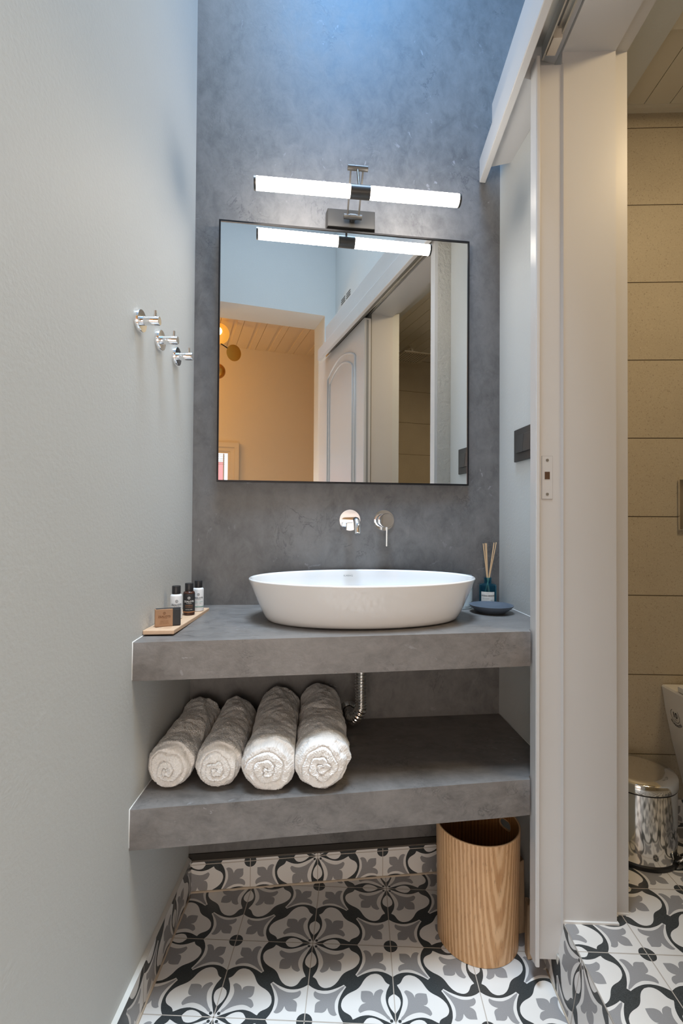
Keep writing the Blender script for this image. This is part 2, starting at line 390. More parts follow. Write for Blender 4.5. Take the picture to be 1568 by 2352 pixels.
# ------------------------------------------------------------------ skirting tiles
bm = bmesh.new()
Lb = BD * .96
base = bw(0, 0, .012); c0 = bw(-.250, 0, .012)
bt = tile_field(bw(.120, .080, .012), BD, (0, 0, -1), -BN, -3, 4, -1, 1, 0)
clip(bt, (0, 0, .0875), (0, 0, 1)); clip(bt, (0, 0, .001), (0, 0, -1)); clip(bt, (lx(1.45) + .012, 1.45, 0), (-1, -.03, 0)); clip(bt, (.436, 1.6, 0), (1, 0, 0))
skb = struct('baseboard_back', bt, PATTERN)
prism(bm, [tuple(bw(-.262, 0, .0117)[:2]), tuple(bw(.690, 0, .0117)[:2]), tuple(bw(.69, 0, 0)[:2]), tuple(bw(-.262, 0, 0)[:2])], 0, .0872)
link('skirting_bed', bm, GROUT, skb)
ld = Vector((-.03, 1, 0)).normalized(); ln = Vector((1, .03, 0)).normalized()
def lw(y, z, off=0): return Vector((lx(y), y, z)) + ln * off
bt = tile_field(lw(1.31, .192, .012), -ld, (0, 0, -1), ln, -1, 11, 0, 1, 1)
for v in bt.verts: pass
clip(bt, (0, 0, .097), (0, 0, 1)); clip(bt, (0, 0, .001), (0, 0, -1)); clip(bt, bw(0, 0, .012), BN); clip(bt, (0, HALLY, 0), (0, -1, 0))
skl = struct('baseboard_left', bt, PATTERN)
bm = bmesh.new(); prism(bm, [tuple(lw(-.69, 0, .0117)[:2]), tuple(lw(1.452, 0, .0117)[:2]), tuple(lw(1.464, 0, 0)[:2]), tuple(lw(-.69, 0, 0)[:2])], 0, .0972)
link('skirting_bed', bm, mat('skirting_edge', (.62, .60, .56), .7), skl)

GBEAD = mat('grout_bead', (.50, .42, .33), .9)
bm = bmesh.new(); tube(bm, [bw(-.255 + .93 * k / 30, .0005 + .0012 * noise.noise(Vector((k * .7, 0, 0))), .0125) for k in range(31)], [.0036 + .0014 * noise.noise(Vector((k * .9, 5, 0))) for k in range(31)], 8); link('grout_bead', bm, GBEAD, skb, True)
bm = bmesh.new(); tube(bm, [lw(-.68 + 2.12 * k / 50, .0005, .0125) for k in range(51)], [.0034 + .0012 * noise.noise(Vector((k * .9, 9, 0))) for k in range(51)], 8); link('grout_bead', bm, GBEAD, skl, True)
bm = bmesh.new(); tube(bm, [Vector((.4615, -.68 + 1.93 * k / 40, .0002)) for k in range(41)], [.0020 + .0008 * noise.noise(Vector((k * .9, 12, 0))) for k in range(41)], 8); link('grout_bead', bm, GBEAD, upfloor, True)
bm = bmesh.new(); box(bm, RX - .001, .6165, 1.2115, 1.2200, HS, HS + .005); box(bm, .6125, .6575, 1.2435, 1.2505, HS, HS + .004); link('sealant_strip', bm, mat('white_sealant', (.74, .73, .71), .5), upfloor)
# ------------------------------------------------------------------ walls
bm = bmesh.new(); prism(bm, [tuple(bw(-.262, 0)[:2]), tuple(bw(.66, 0)[:2]), tuple(bw(.80, 0)[:2]), tuple(bw(.80, 0, -.15)[:2]), tuple(bw(-.30, 0, -.15)[:2])], -.1, TOP)
struct('wall_back', bm, CONC)
bm = bmesh.new(); prism(bm, [(lx(-.70), -.70), (lx(1.466), 1.466), (-.52, 1.62), (-.70, 1.62), (-.70, -.70)], -.1, TOP)
struct('wall_left', bm, WALL)
# dark joint where the plaster stops above the back skirting
bm = bmesh.new(); prism(bm, [tuple(bw(-.26, 0, .004)[:2]), tuple(bw(.69, 0, .004)[:2]), tuple(bw(.69, 0, 0)[:2]), tuple(bw(-.26, 0, 0)[:2])], .0872, .106)
tag(link('trim_1', bm, mat('dark_gap', (.03, .026, .022), .9)), kind='structure')
# right side: niche return, then the door opening with lintel, then the wall behind the open door
bm = bmesh.new()
prism(bm, [CR, (.4715, 1.402), (.485, 1.262), (RX, 1.2195), (.6125, 1.2195), (.6125, 1.25), (.655, 1.25), (.655, 1.655), (.60, 1.645)], -.1, 2.374)
box(bm, RX, .655, -.70, .39, -.1, 2.374)
box(bm, RX, .6125, .39, 1.2195, 2.2425, 2.374)
box(bm, .6125, .655, .39, 1.25, 2.268, 2.374)
box(bm, .62, .80, -.70, 1.66, 2.375, TOP)
wr = struct('wall_right', bm, WALL)
# door opening lining: glossy painted reveal and stop
bm = bmesh.new()
box(bm, RX - .001, .6135, 1.2165, 1.2225, HS + .002, 2.2425)
box(bm, RX - .001, .6135, .388, 1.2165, 2.2395, 2.2455)
box(bm, RX - .001, .6135, .387, .393, HS + .002, 2.2425)
box(bm, .6135, .6565, 1.247, 1.253, HS + .002, 2.268)
box(bm, .6135, .6565, .388, 1.247, 2.265, 2.271)
box(bm, .6125, .6145, .39, 1.247, 2.2425, 2.268)
struct('trim_2', bm, TRIM)
# walls behind the camera: lintel wall with a deep opening to the bedroom
bm = bmesh.new(); box(bm, -.70, .80, -1.0, -.70, 2.66, TOP); struct('wall_entry', bm, WALL)
bm = bmesh.new(); box(bm, -.70, -.435, -1.0, -.70, -.1, 2.66); struct('wall_entry_left', bm, WALL)
bm = bmesh.new(); box(bm, .535, .80, -1.0, -.70, -.1, 2.66); struct('wall_entry_right', bm, WALL)
# ceiling of the shaft with its skylight opening
bm = bmesh.new()
box(bm, -.75, .85, 1.34, 1.85, TOP, TOP + .1); box(bm, -.75, .85, -1.05, -.60, TOP, TOP + .1)
box(bm, -.75, -.47, -.60, 1.34, TOP, TOP + .1); box(bm, .60, .85, -.60, 1.34, TOP, TOP + .1)
struct('ceiling', bm, WALL)
# bedroom
YB = -2.07
bm = bmesh.new(); box(bm, -2.2, 1.5, YB - .1, YB, -.1, 2.85); struct('wall_bedroom_back', bm, ORANGE)
bm = bmesh.new(); box(bm, 1.40, 1.50, YB, -1.0, -.1, 2.85); struct('wall_bedroom_right', bm, ORANGE)
bm = bmesh.new(); box(bm, -2.25, -2.15, YB, -1.0, -.1, 2.85); struct('wall_bedroom_left', bm, ORANGE)
bm = bmesh.new(); box(bm, -2.15, -.70, -1.0, -.92, -.1, 2.85); box(bm, .80, 1.40, -1.0, -.92, -.1, 2.85); struct('wall_bedroom_front', bm, ORANGE)
bm = bmesh.new(); box(bm, -2.2, 1.45, YB - .05, -.70, -.1, 0)
struct('floor_bedroom', bm, mat('bedroom_floor', (.32, .2, .12), .5))
bm = bmesh.new()
xs = .009 - .1955 * 11
while xs < 1.40:      # tongue-and-groove boards
    box(bm, xs + .003, xs + .108, YB, -1.0, 2.80, 2.82); box(bm, xs + .108, xs + .140, YB, -1.0, 2.806, 2.82)
    box(bm, xs + .140, xs + .1955, YB, -1.0, 2.80, 2.82)
    xs += .1955
box(bm, -2.2, 1.45, YB, -1.0, 2.816, 2.86)
struct('ceiling_bedroom', bm, ORANGE)

# shower room shell
def tiled_wall(name, origin, U, length, z0, z1, dz, n, thick=.08):
    bm = bmesh.new(); O = Vector(origin); U = Vector(U); N = Vector(n)
    def slab(a, b, za, zb, off, mi):
        p = [O + U * a + N * off, O + U * b + N * off, O + U * b - N * thick, O + U * a - N * thick]
        prism(bm, [(q.x, q.y) for q in p], za, zb, mi)
    slab(0, length, z0, z1, -.002, 1)
    z = dz
    lines = [z0] + [l for l in ROWS if z0 + .02 < l < z1 - .01] + [z1]
    for a, b in zip(lines, lines[1:]):
        slab(0, length, a + .0016, b - .0016, 0, 0)
    return struct(name, bm, [BEIGE, BGROUT])
ROWS = [.351 + .2535 * k for k in range(9)]
tiled_wall('wall_shower_back', (.6555, 1.64, 0), (1, 0, 0), 1.05, HS + .07, 2.44, 0, (0, -1, 0))
tiled_wall('wall_shower_right', (1.70, 1.64, 0), (0, -1, 0), 2.29, HS, 2.44, 0, (-1, 0, 0))
tiled_wall('wall_shower_front', (1.70, -.65, 0), (-1, 0, 0), 1.045, HS, 2.44, 0, (0, 1, 0))
bm = tile_field((.6385, 1.628, HS + .075), (1, 0, 0), (0, 0, -1), (0, -1, 0), 0, 6, 0, 1, 1)
clip(bm, (0, 0, HS + .001), (0, 0, -1)); clip(bm, (.657, 0, 0), (-1, 0, 0)); clip(bm, (1.7, 0, 0), (1, 0, 0))
box(bm, .657, 1.7, 1.6283, 1.70, HS, HS + .0745, 0)
struct('baseboard_shower', bm, PATTERN)
bm = bmesh.new()
box(bm, .657, 1.78, -.65, 1.72, 2.452, 2.52)
xs = .662
while xs < 1.7:
    box(bm, xs, xs + .079, 1.338, 1.64, 2.44, 2.455); xs += .0815
box(bm, .655, 1.70, 1.19, 1.336, 2.405, 2.455)
xs = .662
while xs < 1.7:
    box(bm, xs, xs + .079, -.65, 1.188, 2.44, 2.455); xs += .0815
box(bm, .655, 1.70, 1.618, 1.64, 2.428, 2.44)
struct('ceiling_shower', bm, SHOWERWHITE)

# ------------------------------------------------------------------ masonry counter and shelf
def plan_z(fl, bl, fr, br):
    def f(x, y):
        s = (x + .49) / .92; yf = 1.05 + s * .16; t = (y - yf) / .41; t = max(-.05, min(1.05, t))
        return (fl * (1 - t) + bl * t) * (1 - s) + (fr * (1 - t) + br * t) * s
    return f
def slab(name, fl_y, fr, ztop, zbot, label, cat):
    bm = bmesh.new()
    pts = [(lx(fl_y), fl_y), fr, (.4135, 1.2345), (RX, 1.2400), (.4715, 1.402), CR, CL]
    # front edge subdivided so that it can wander like hand-made plaster
    n = 26; fp = []
    a, b = Vector(pts[0]), Vector(pts[1])
    for i in range(n + 1):
        p = a.lerp(b, i / n); w = .0012 * noise.noise(Vector((p.x * 9, 3, ztop(0, 1)))) if 0 < i < n else 0
        fp.append((p.x, p.y + w))
    prism(bm, fp + pts[2:], zbot, ztop)
    top = [e for e in bm.edges if len(e.link_faces) == 2 and all(v.co.y < 1.06 + (v.co.x + .49) * .17 + .006 for v in e.verts) and abs(e.verts[0].co.z - e.verts[1].co.z) < .02]
    bevel(bm, .0022, 2, top)
    return tag(link(name, bm, CONCTOP, smooth=30), label, cat)
ctop = plan_z(.828, .838, .8305, .8305)
slab('masonry_counter', 1.057, (.4105, 1.2145), ctop, plan_z(.745, .745, .7475, .7475), 'grey polished concrete counter slab carrying the white oval basin', 'counter')
stop_ = plan_z(.474, .482, .4755, .479)
slab('masonry_shelf', 1.052, (.4105, 1.2190), stop_, plan_z(.387, .387, .390, .390), 'grey polished concrete shelf below the counter carrying four rolled towels', 'shelf')

CAULK = mat('white_caulk', (.78, .78, .76), .5)
for par, zt, y0_ in ((bpy.data.objects['masonry_counter'], ctop, 1.057), (bpy.data.objects['masonry_shelf'], stop_, 1.052)):
    bm = bmesh.new(); P = [Vector((lx(y) + .0004, y, zt(lx(y), y) + .0004)) for y in [y0_ + (1.462 - y0_) * k / 12 for k in range(13)]]
    P = [Vector((lx(y0_) + .0002, y0_ - .0006, zt(-.49, 1.05) - .084 + .004)), Vector((lx(y0_) + .0002, y0_ - .0006, zt(-.49, 1.05) - .04)), Vector((lx(y0_) + .0002, y0_ - .0004, zt(-.49, 1.05)))] + P
    tube(bm, P, .0013, 6)
    link('caulk_line', bm, CAULK, par, True, 'white caulk line along the left wall'); bm = bmesh.new()
    R2 = [Vector((x, y, zt(x, y) + .0003)) for x, y in ((.447, 1.6175), (.4713, 1.402), (.4845, 1.262))]; tube(bm, R2, .0013, 6)
    link('caulk_line', bm, CAULK, par, True, 'white caulk line along the right wall')
# ------------------------------------------------------------------ mirror
MA = AB + .02
MD_ = Vector((math.cos(MA), math.sin(MA), 0)); MN = Vector((-math.sin(MA), math.cos(MA), 0)); MDIST = 1.50028
def mw(s, z, off=0): return MD_ * s + MN * (MDIST - off) + Vector((0, 0, z))
ms0, ms1 = MD_.dot(Vector((-.4218, 1.4452, 0))), MD_.dot(Vector((.3422, 1.5838, 0))); ms0 -= .0006
mz0, mz1 = 1.2055, 1.983
mir = thing('wall_mirror', mw((ms0 + ms1) / 2, mz0), 'square wall mirror in a thin black metal frame above the basin', 'mirror')
bm = bmesh.new()
fw = .0048
for (a, b, za, zb) in ((ms0, ms0 + fw, mz0, mz1), (ms1 - fw, ms1, mz0, mz1), (ms0 + fw, ms1 - fw, mz0, mz0 + fw), (ms0 + fw, ms1 - fw, mz1 - fw, mz1)):
    P = [mw(a, 0, .003), mw(b, 0, .003), mw(b, 0, -.013), mw(a, 0, -.013)]
    prism(bm, [(q.x, q.y) for q in P], za, zb)
link('frame', bm, BLACKFRAME, mir)
bm = bmesh.new(); P = [mw(ms0 + fw, 0, 0), mw(ms1 - fw, 0, 0), mw(ms1 - fw, 0, -.012), mw(ms0 + fw, 0, -.012)]
prism(bm, [(q.x, q.y) for q in P], mz0 + fw, mz1 - fw); link('mirror_glass', bm, MIRROR, mir)

# ------------------------------------------------------------------ picture light over the mirror
lf = thing('bar_wall_light', bw(.211, 1.99, .02), 'gunmetal bar light with two glowing white tubes over the mirror', 'wall light')
bm = bmesh.new(); P = [bw(.135, 0, .03), bw(.281, 0, .03), bw(.286, 0, 0), bw(.131, 0, 0)]
prism(bm, [(q.x, q.y) for q in P], 1.990, 2.045); bevel(bm, .0012, 1); link('wall_plate', bm, GUN, lf)
kz = 2.012; tz = 2.112; to = .118; bz = 2.021; bo = .150
bm = bmesh.new(); cyl(bm, bw(.182, kz, .048), bw(.237, kz, .048), .0072, seg=24); cyl(bm, bw(.200, kz, .048), bw(.219, kz, .048), .0085, seg=24); cyl(bm, bw(.210, kz, .028), bw(.210, kz, .048), .008, seg=20)
link('lower_pivot', bm, GUN, lf, 40)
bm = bmesh.new(); cyl(bm, bw(.184, tz, to), bw(.243, tz, to), .0078, seg=24); cyl(bm, bw(.2025, tz, to), bw(.2035, tz, to), .0082, seg=24); link('upper_pivot', bm, GUN, lf, 40)
for a, b in ((.1935, .1935), (.2275, .2295)):
    bm = bmesh.new(); cyl(bm, bw(a, kz, .048), bw(b, tz, to), .0026, seg=14); link('rod', bm, GUN, lf, 40)
bm = bmesh.new(); cyl(bm, bw(.2125, tz, to), bw(.2145, bz, bo), .0036, seg=14); link('hanging_arm', bm, GUN, lf, 40)
b0, b1 = -.080, .508; m0, m1 = .187, .2435; R_ = .0175
bm = bmesh.new(); cyl(bm, bw(m0, bz, bo), bw(m1, bz, bo), R_ + .0012, seg=40); link('centre_sleeve', bm, GUN, lf, 40)
for a, b in ((b0 + .006, m0), (m1, b1 - .006)):
    bm = bmesh.new(); cyl(bm, bw(a, bz, bo), bw(b, bz, bo), R_, seg=40, cap=False); link('light_tube', bm, GLOW, lf, True)
for a, b in ((b0, b0 + .006), (b1 - .006, b1)):
    bm = bmesh.new(); cyl(bm, bw(a, bz, bo), bw(b, bz, bo), R_ + .0010, seg=40); link('end_cap', bm, GUN, lf, 40)

# ------------------------------------------------------------------ basin
BC = Vector((.010, 1.343, 0)); BZ = ctop(.01, 1.3)
basin = thing('vessel_basin', (BC.x, BC.y, BZ), 'white oval porcelain vessel basin standing on the grey counter', 'basin')
bm = bmesh.new()
hr = .112
A0, B0, A1, B1 = .259, .146, .304, .191
prof_out = [(0, -.0), (.90, 0), (.97, .002), (1.0, .008)]
rings = []
def ering(a, b, z, dy=0, seg=96, dx=0): return [bm.verts.new(Vector((BC.x + dx, BC.y + dy, BZ + z)) + BD * 0 + Vector((math.cos(AB), math.sin(AB), 0)) * (a * math.cos(2 * PI * i / seg)) + Vector((-math.sin(AB), math.cos(AB), 0)) * (b * math.sin(2 * PI * i / seg))) for i in range(seg)]
prof = [(A0 * .5, B0 * .5, .0), (A0 - .014, B0 - .014, .0), (A0 - .006, B0 - .006, .0015), (A0 - .001, B0 - .001, .006)]
for k in range(1, 13):
    t_ = k / 12; e = t_ ** .93
    prof.append((A0 + (A1 - A0) * e, B0 + (B1 - B0) * e, .006 + (hr - .011) * t_))
prof += [(A1 + .0006, B1 + .0006, hr - .003), (A1 - .001, B1 - .001, hr - .0006), (A1 - .0035, B1 - .0035, hr), (A1 - .006, B1 - .006, hr - .0012), (A1 - .0075, B1 - .0075, hr - .005)]
for k in range(1, 12):
    t_ = k / 11; c_ = math.cos(t_ * PI / 2)
    prof.append((.02 + (A1 - .0285) * (c_ ** .55 if c_ > 0 else 0), .02 + (B1 - .0285) * (c_ ** .6 if c_ > 0 else 0), .014 + (hr - .020) * (1 - math.sin(t_ * PI / 2) ** 1.0)))
RG = [ering(a, b, z) for a, b, z in prof]
for P0, P1 in zip(RG, RG[1:]):
    for i in range(96): bm.faces.new((P0[i], P0[(i + 1) % 96], P1[(i + 1) % 96], P1[i]))
bm.faces.new(list(reversed(RG[0]))); bm.faces.new(RG[-1])
bmesh.ops.recalc_face_normals(bm, faces=list(bm.faces))
link('bowl', bm, PORC, basin, 60)
bm = bmesh.new(); lathe(bm, [(0, .004), (.018, .004), (.021, .002), (.022, 0)], (BC.x, BC.y, BZ + .0142), seg=32); link('drain_cap', bm, CHROME, basin, 40)
# small maker's mark inside the rear wall
def inner_mark(x, y):
    a = math.pi / 2 + .06 - x / .25
    f_ = .965 - (.006 - y) * .0
    p = BC + Vector((math.cos(AB), math.sin(AB), 0)) * ((A1 - .013) * math.cos(a)) + Vector((-math.sin(AB), math.cos(AB), 0)) * ((B1 - .0128) * math.sin(a))
    return Vector((p.x, p.y, BZ + hr - .020 + y)) - BN * .003
text('maker_mark', 'KARAG', .0075, inner_mark, INKG, basin)

# ------------------------------------------------------------------ wall-mounted tap
sp_ = thing('wall_tap_spout', bw(.213, 1.094), 'chrome wall spout on a round plate, bent downwards over the basin', 'tap')
def plate(parent, s, z, r=.0335):
    bm = bmesh.new(); lathe(bm, [(0, 0), (r, 0), (r, .0035), (r - .0012, .005), (0, .005)], bw(s, z), -BN, 64); return link('wall_rose', bm, CHROME, parent, 40)
plate(sp_, .213, 1.094)
bm = bmesh.new(); path = [bw(.213, 1.094, .004), bw(.213, 1.094, .06), bw(.213, 1.094, .125)]
for k in range(1, 9):
    a = k / 8 * 1.38; path.append(bw(.213, 1.094 - .030 * (1 - math.cos(a)), .125 + .030 * math.sin(a)))
path.append(path[-1] + (path[-1] - path[-2]).normalized() * .014)
tube(bm, path, .0096, 28, False)
e1 = path[-1]; dd = (path[-1] - path[-2]).normalized()
tube(bm, [e1 - dd * .002, e1, e1 + dd * .0012], [.0096, .0106, .0106], 28, False)
tube(bm, [e1 + dd * .0012, e1 - dd * .006], [.0084, .0084], 28, True)
tube(bm, [e1 + dd * .0012, e1 + dd * .0013], [.0106, .0084], 28, False)
link('spout', bm, CHROME, sp_, 40)
lv = thing('wall_tap_lever', bw(.320, 1.094), 'chrome single-lever mixer knob with a thin handle hanging down', 'tap')
plate(lv, .320, 1.094)
bm = bmesh.new(); lathe(bm, [(.0135, .004), (.0135, .022), (.017, .023), (.0205, .025), (.0215, .028), (.0215, .052), (.0205, .0535), (0, .0535)], bw(.320, 1.094), -BN, 56); link('knob', bm, CHROME, lv, 40)
bm = bmesh.new(); cyl(bm, bw(.320, 1.076, .044), bw(.320, 1.016, .044), .0036, seg=20); link('handle', bm, CHROME, lv, 40)

# ------------------------------------------------------------------ waste pipe under the counter
wp = thing('waste_pipe', bw(.212, .51), 'ribbed chrome waste pipe bending from the counter into the wall', 'pipe')
path = []
for k in range(30): path.append(bw(.236, .76 - k * .0073, .095))
cz = .76 - 29 * .0073
for k in range(1, 17):
    a = k / 16 * PI / 2; path.append(bw(.236 - .026 * (k / 16) * .9, cz - .040 * math.sin(a), .095 - .040 * (1 - math.cos(a))))
for k in range(1, 8): path.append(bw(.2126, cz - .040, .055 - k * .0068))
P2 = []; RR = []
for i in range(len(path) - 1):
    seg_ = 4
    for k in range(seg_): P2.append(path[i].lerp(path[i + 1], k / seg_))
acc = 0
for i, q in enumerate(P2):
    acc += (P2[i] - P2[i - 1]).length if i else 0
    RR.append(.0172 + .0017 * math.sin(acc * 2 * PI / .0085) if acc > .03 else .0172)
bm = bmesh.new(); tube(bm, P2, RR, 32, True); link('ribbed_hose', bm, STEEL, wp, True)
bm = bmesh.new(); lathe(bm, [(.020, 0), (.031, 0), (.031, .003), (.024, .009), (.020, .011)], bw(.2126, cz - .040), -BN, 40); link('wall_flange', bm, STEEL, wp, 40)

# ------------------------------------------------------------------ rolled towels
def towel(name, x0, y0, x1, y1, r, label, seed, sq=1.0, wraps=3.3, lim=(-9, -9, 9, 9)):
    zb = stop_(x0, y0 + .05)
    C0 = Vector((x0, y0, zb + r * sq - .001)); C1 = Vector((x1, y1, stop_(x1, y1) + r * sq - .001))
    ax = (C1 - C0); L = ax.length; ax.normalize(); hx = ax.cross(Vector((0, 0, 1))).normalized(); vx = hx.cross(ax).normalized()
    nt, nr, nl = 320, 46, 200; bm = bmesh.new(); off = Vector((seed * 7.3, seed * 3.1, 0))
    def pos(th, rad, w, ext):
        p = C0 + ax * w
        q = hx * (math.cos(th) * rad) + vx * (math.sin(th) * rad * sq)
        p = p + q
        return p + (off_noise(p))
    def off_noise(p):
        n1 = noise.noise_vector((p + off) * 15) * .0050; n2 = noise.noise_vector((p + off) * 520) * .0015
        n3 = noise.noise_vector((p + off) * 60) * .0022
        return n1 + n2 + n3
    rings = []
    pitch = r / wraps
    for end in (0,):
        for i in range(1, nr):
            f = i / (nr - 1); rr = r * f * .965; ring = []
            for k in range(nt):
                th = 2 * PI * k / nt
                wv_ = noise.noise(Vector((math.cos(th) * 1.3 + seed, math.sin(th) * 1.3, f * 2))) * .42
                ph = (rr / pitch - th / (2 * PI) + wv_) % 1.0
                d = min(ph, 1 - ph); groove = .0070 * math.exp(-(d / .075) ** 2)
                bulge = -.014 * (1 - f ** 2.2) + (.020 * max(0, f - .86) / .14) ** 1 * .6
                step = -.004 * ph
                ring.append(bm.verts.new(pos(th, rr, bulge + groove * (1 if f < .93 else .3) + step, 0)))
            rings.append(ring)
    c0 = bm.verts.new(C0 + ax * (-.010))
    for k in range(nt): bm.faces.new((c0, rings[0][(k + 1) % nt], rings[0][k]))
    start = .012
    for j in range(nl + 1):
        w = start + (L - start) * j / nl; ring = []
        taper = 1 - .5 * max(0, (w - L + .015) / .015) ** 2 if w > L - .015 else 1
        tj = min(1, j / 4); taper *= .985 + .015 * tj
        for k in range(nt):
            th = 2 * PI * k / nt
            # free edge of the roll: a helical step across the top, running back to the right
            edge = .15 + 1.75 * (w / L) ** 1.6
            dth = (th - edge) % (2 * PI)
            dth = dth - 2 * PI if dth > PI else dth
            stp = .0068 * math.exp(-(dth / (.20 if dth < 0 else .9)) ** 2)
            wv2 = math.sin(w * 62 + 3.0 * math.cos(th + seed) + 2.5 * noise.noise(Vector((w * 9, th * .8, seed))) + seed)
            fold = .0030 * (abs(wv2) ** .7) * (.3 + .7 * noise.noise(Vector((w * 14, th * 1.4, seed + 5))) + .35)
            rr = (r + stp + fold * .8) * taper
            ring.append(bm.verts.new(pos(th, rr, w, 0)))
        rings.append(ring)
    for A_, B_ in zip(rings, rings[1:]):
        for k in range(nt): bm.faces.new((A_[k], A_[(k + 1) % nt], B_[(k + 1) % nt], B_[k]))
    bm.faces.new(rings[-1])
    bmesh.ops.recalc_face_normals(bm, faces=list(bm.faces))
    zf = zb + .0005
    for v in bm.verts:
        f_ = stop_(v.co.x, v.co.y) + .0006
        if v.co.z < f_: v.co.z = f_
        if v.co.x < lx(v.co.y) + .002: v.co.x = lx(v.co.y) + .002
        q_ = (v.co.y - 1.13) / .3; la = lim[0] + (lim[1] - lim[0]) * q_ + .0006; lb = lim[2] + (lim[3] - lim[2]) * q_ - .0006
        v.co.x = min(max(v.co.x, la), lb)
        g_ = DB - .003 - BN.dot(v.co)
        if g_ < 0: v.co = v.co + BN * g_
    return tag(link(name, bm, TERRY, smooth=True), label, 'towel', 'rolled white towels on the shelf')
towel('rolled_towel', -.437, 1.135, -.444, 1.425, .0505, 'small rolled white towel lying against the left wall', 1.0, lim=(-9, -9, -.3795, -.3935))
towel('rolled_towel', -.324, 1.140, -.343, 1.435, .0505, 'small rolled white towel, second from the left wall', 2.3, lim=(-.3795, -.3935, -.2685, -.290))
towel('rolled_towel', -.205, 1.130, -.232, 1.480, .0585, 'large rolled white towel beside the small ones, third from the left wall', 3.9, lim=(-.2685, -.290, -.1455, -.170))
towel('rolled_towel', -.085, 1.140, -.114, 1.500, .0600, 'large rolled white towel nearest the chrome pipe', 5.2, 1.03, lim=(-.1455, -.170, 9, 9))

# ------------------------------------------------------------------ oak waste bin under the shelf
BX, BY, BR, BH = .3165, 1.348, .1035, .298
wb = thing('waste_bin', (BX, BY, .001), 'round oak veneer waste bin with hand hole standing under the shelf', 'waste bin')
def shell(r_of, z0, z1, seg, nz, mat_, name, hole=True, flip=False):
    bm = bmesh.new(); uvl = bm.loops.layers.uv.new('UVMap'); G = []
    for j in range(nz + 1):
        z = z0 + (z1 - z0) * j / nz
        G.append([bm.verts.new((BX + r_of(z) * math.sin(2 * PI * i / seg), BY + r_of(z) * -math.cos(2 * PI * i / seg), z)) for i in range(seg)])
    hc, hz, hw, hh = 2 * PI * .335, z1 - .040, .020, .012
    def inside(a, z):
        du = (a - hc) * BR; dv = z - hz; q = max(abs(du) - (hw - hh), 0); return q * q + dv * dv < hh * hh
    for j in range(nz):
        for i in range(seg):
            a = 2 * PI * (i + .5) / seg; z = z0 + (z1 - z0) * (j + .5) / nz
            if hole and inside(a, z): continue
            vs = [G[j][i], G[j][(i + 1) % seg], G[j + 1][(i + 1) % seg], G[j + 1][i]]; uvs = [(i / seg, j / nz), ((i + 1) / seg, j / nz), ((i + 1) / seg, (j + 1) / nz), (i / seg, (j + 1) / nz)]
            f = bm.faces.new(vs)
            for lp, uv in zip(f.loops, uvs): lp[uvl].uv = (uv[0] + (.5 if i < seg / 2 else -.5), uv[1] * (z1 - z0) / .3)
            if flip: f.normal_flip()
    return link(name, bm, mat_, wb, True)
ro = lambda z: BR + .0045 * z / .3
shell(ro, .001, BH, 288, 100, OAK, 'outer_veneer')
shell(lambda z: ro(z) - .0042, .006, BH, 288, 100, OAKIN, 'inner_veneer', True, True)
bm = bmesh.new(); R1_ = ro(BH); lathe(bm, [(R1_ - .0043, BH - .001), (R1_ - .0042, BH + .0002), (R1_ - .002, BH + .001), (R1_ + .0001, BH), (R1_ + .0001, BH - .001)], (BX, BY, 0), seg=128); link('rim', bm, OAKEDGE, wb, True)
bm = bmesh.new(); hc = 2 * PI * .335; pth = []
for k in range(49):
    a = 2 * PI * k / 48; du = .0125 * math.cos(a) * 1.0 + (.008 if math.cos(a) > 0 else -.008 if math.cos(a) < 0 else 0); dv = .0125 * math.sin(a)
    an = hc + du / BR; zz = BH - .040 + dv; rr = ro(zz) - .002; pth.append((BX + rr * math.sin(an), BY - rr * math.cos(an), zz))
tube(bm, pth, .0026, 8, False); link('hand_hole_edge', bm, OAKEDGE, wb, True)
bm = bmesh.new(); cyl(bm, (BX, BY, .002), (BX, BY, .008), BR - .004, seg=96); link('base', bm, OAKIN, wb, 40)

# raw timber offcuts between bin and door post
sc = [((.4355, 1.365, 0), (.442, 1.395, .17), .008, .013, 'raw timber offcut leaning upright in the corner behind the oak bin'), ((.430, 1.285, .0), (.446, 1.335, .10), .006, .012, 'short raw timber offcut at the foot of the door post')]
for p0, p1, w_, d_, lab in sc:
    bm = bmesh.new(); a = Vector(p0); b = Vector(p1)
    A_ = [bm.verts.new(a + Vector(q)) for q in ((-w_, -d_, 0), (w_, -d_, .004), (w_, d_, .002), (-w_, d_, 0))]
    B_ = [bm.verts.new(b + Vector(q)) for q in ((-w_, -d_, -.004), (w_, -d_, .006), (w_, d_, 0), (-w_, d_, .003))]
    bm.faces.new(list(reversed(A_))); bm.faces.new(B_)
    for i in range(4): bm.faces.new((A_[i], A_[(i + 1) % 4], B_[(i + 1) % 4], B_[i]))
    bevel(bm, .0012, 1); tag(link('timber_offcut', bm, SCRAP), lab, 'timber offcut')

# ------------------------------------------------------------------ toiletries tray
bz_ = .8325; tzp = bz_ + .0105
tr = thing('toiletries_tray', (-.46, 1.26, bz_), 'long pale wooden tray board lying on the counter along the left wall', 'tray')
bm = bmesh.new(); prism(bm, [(-.4885, 1.108), (-.4205, 1.117), (-.4260, 1.402), (-.4955, 1.402)], bz_ + .0005, tzp); bevel(bm, .0018, 2); link('board', bm, BEECH, tr)
def tray_txt(ox, oy): return lambda x, y: Vector((ox + x, oy + y, tzp + .0004))
text('burnt_print', 'eco', .010, tray_txt(-.464, 1.136), INKB, tr)
text('burnt_print', 'hotel line', .0055, tray_txt(-.444, 1.132), COPPER, tr); text('burnt_print', 'natural', .0065, tray_txt(-.444, 1.140), COPPER, tr)
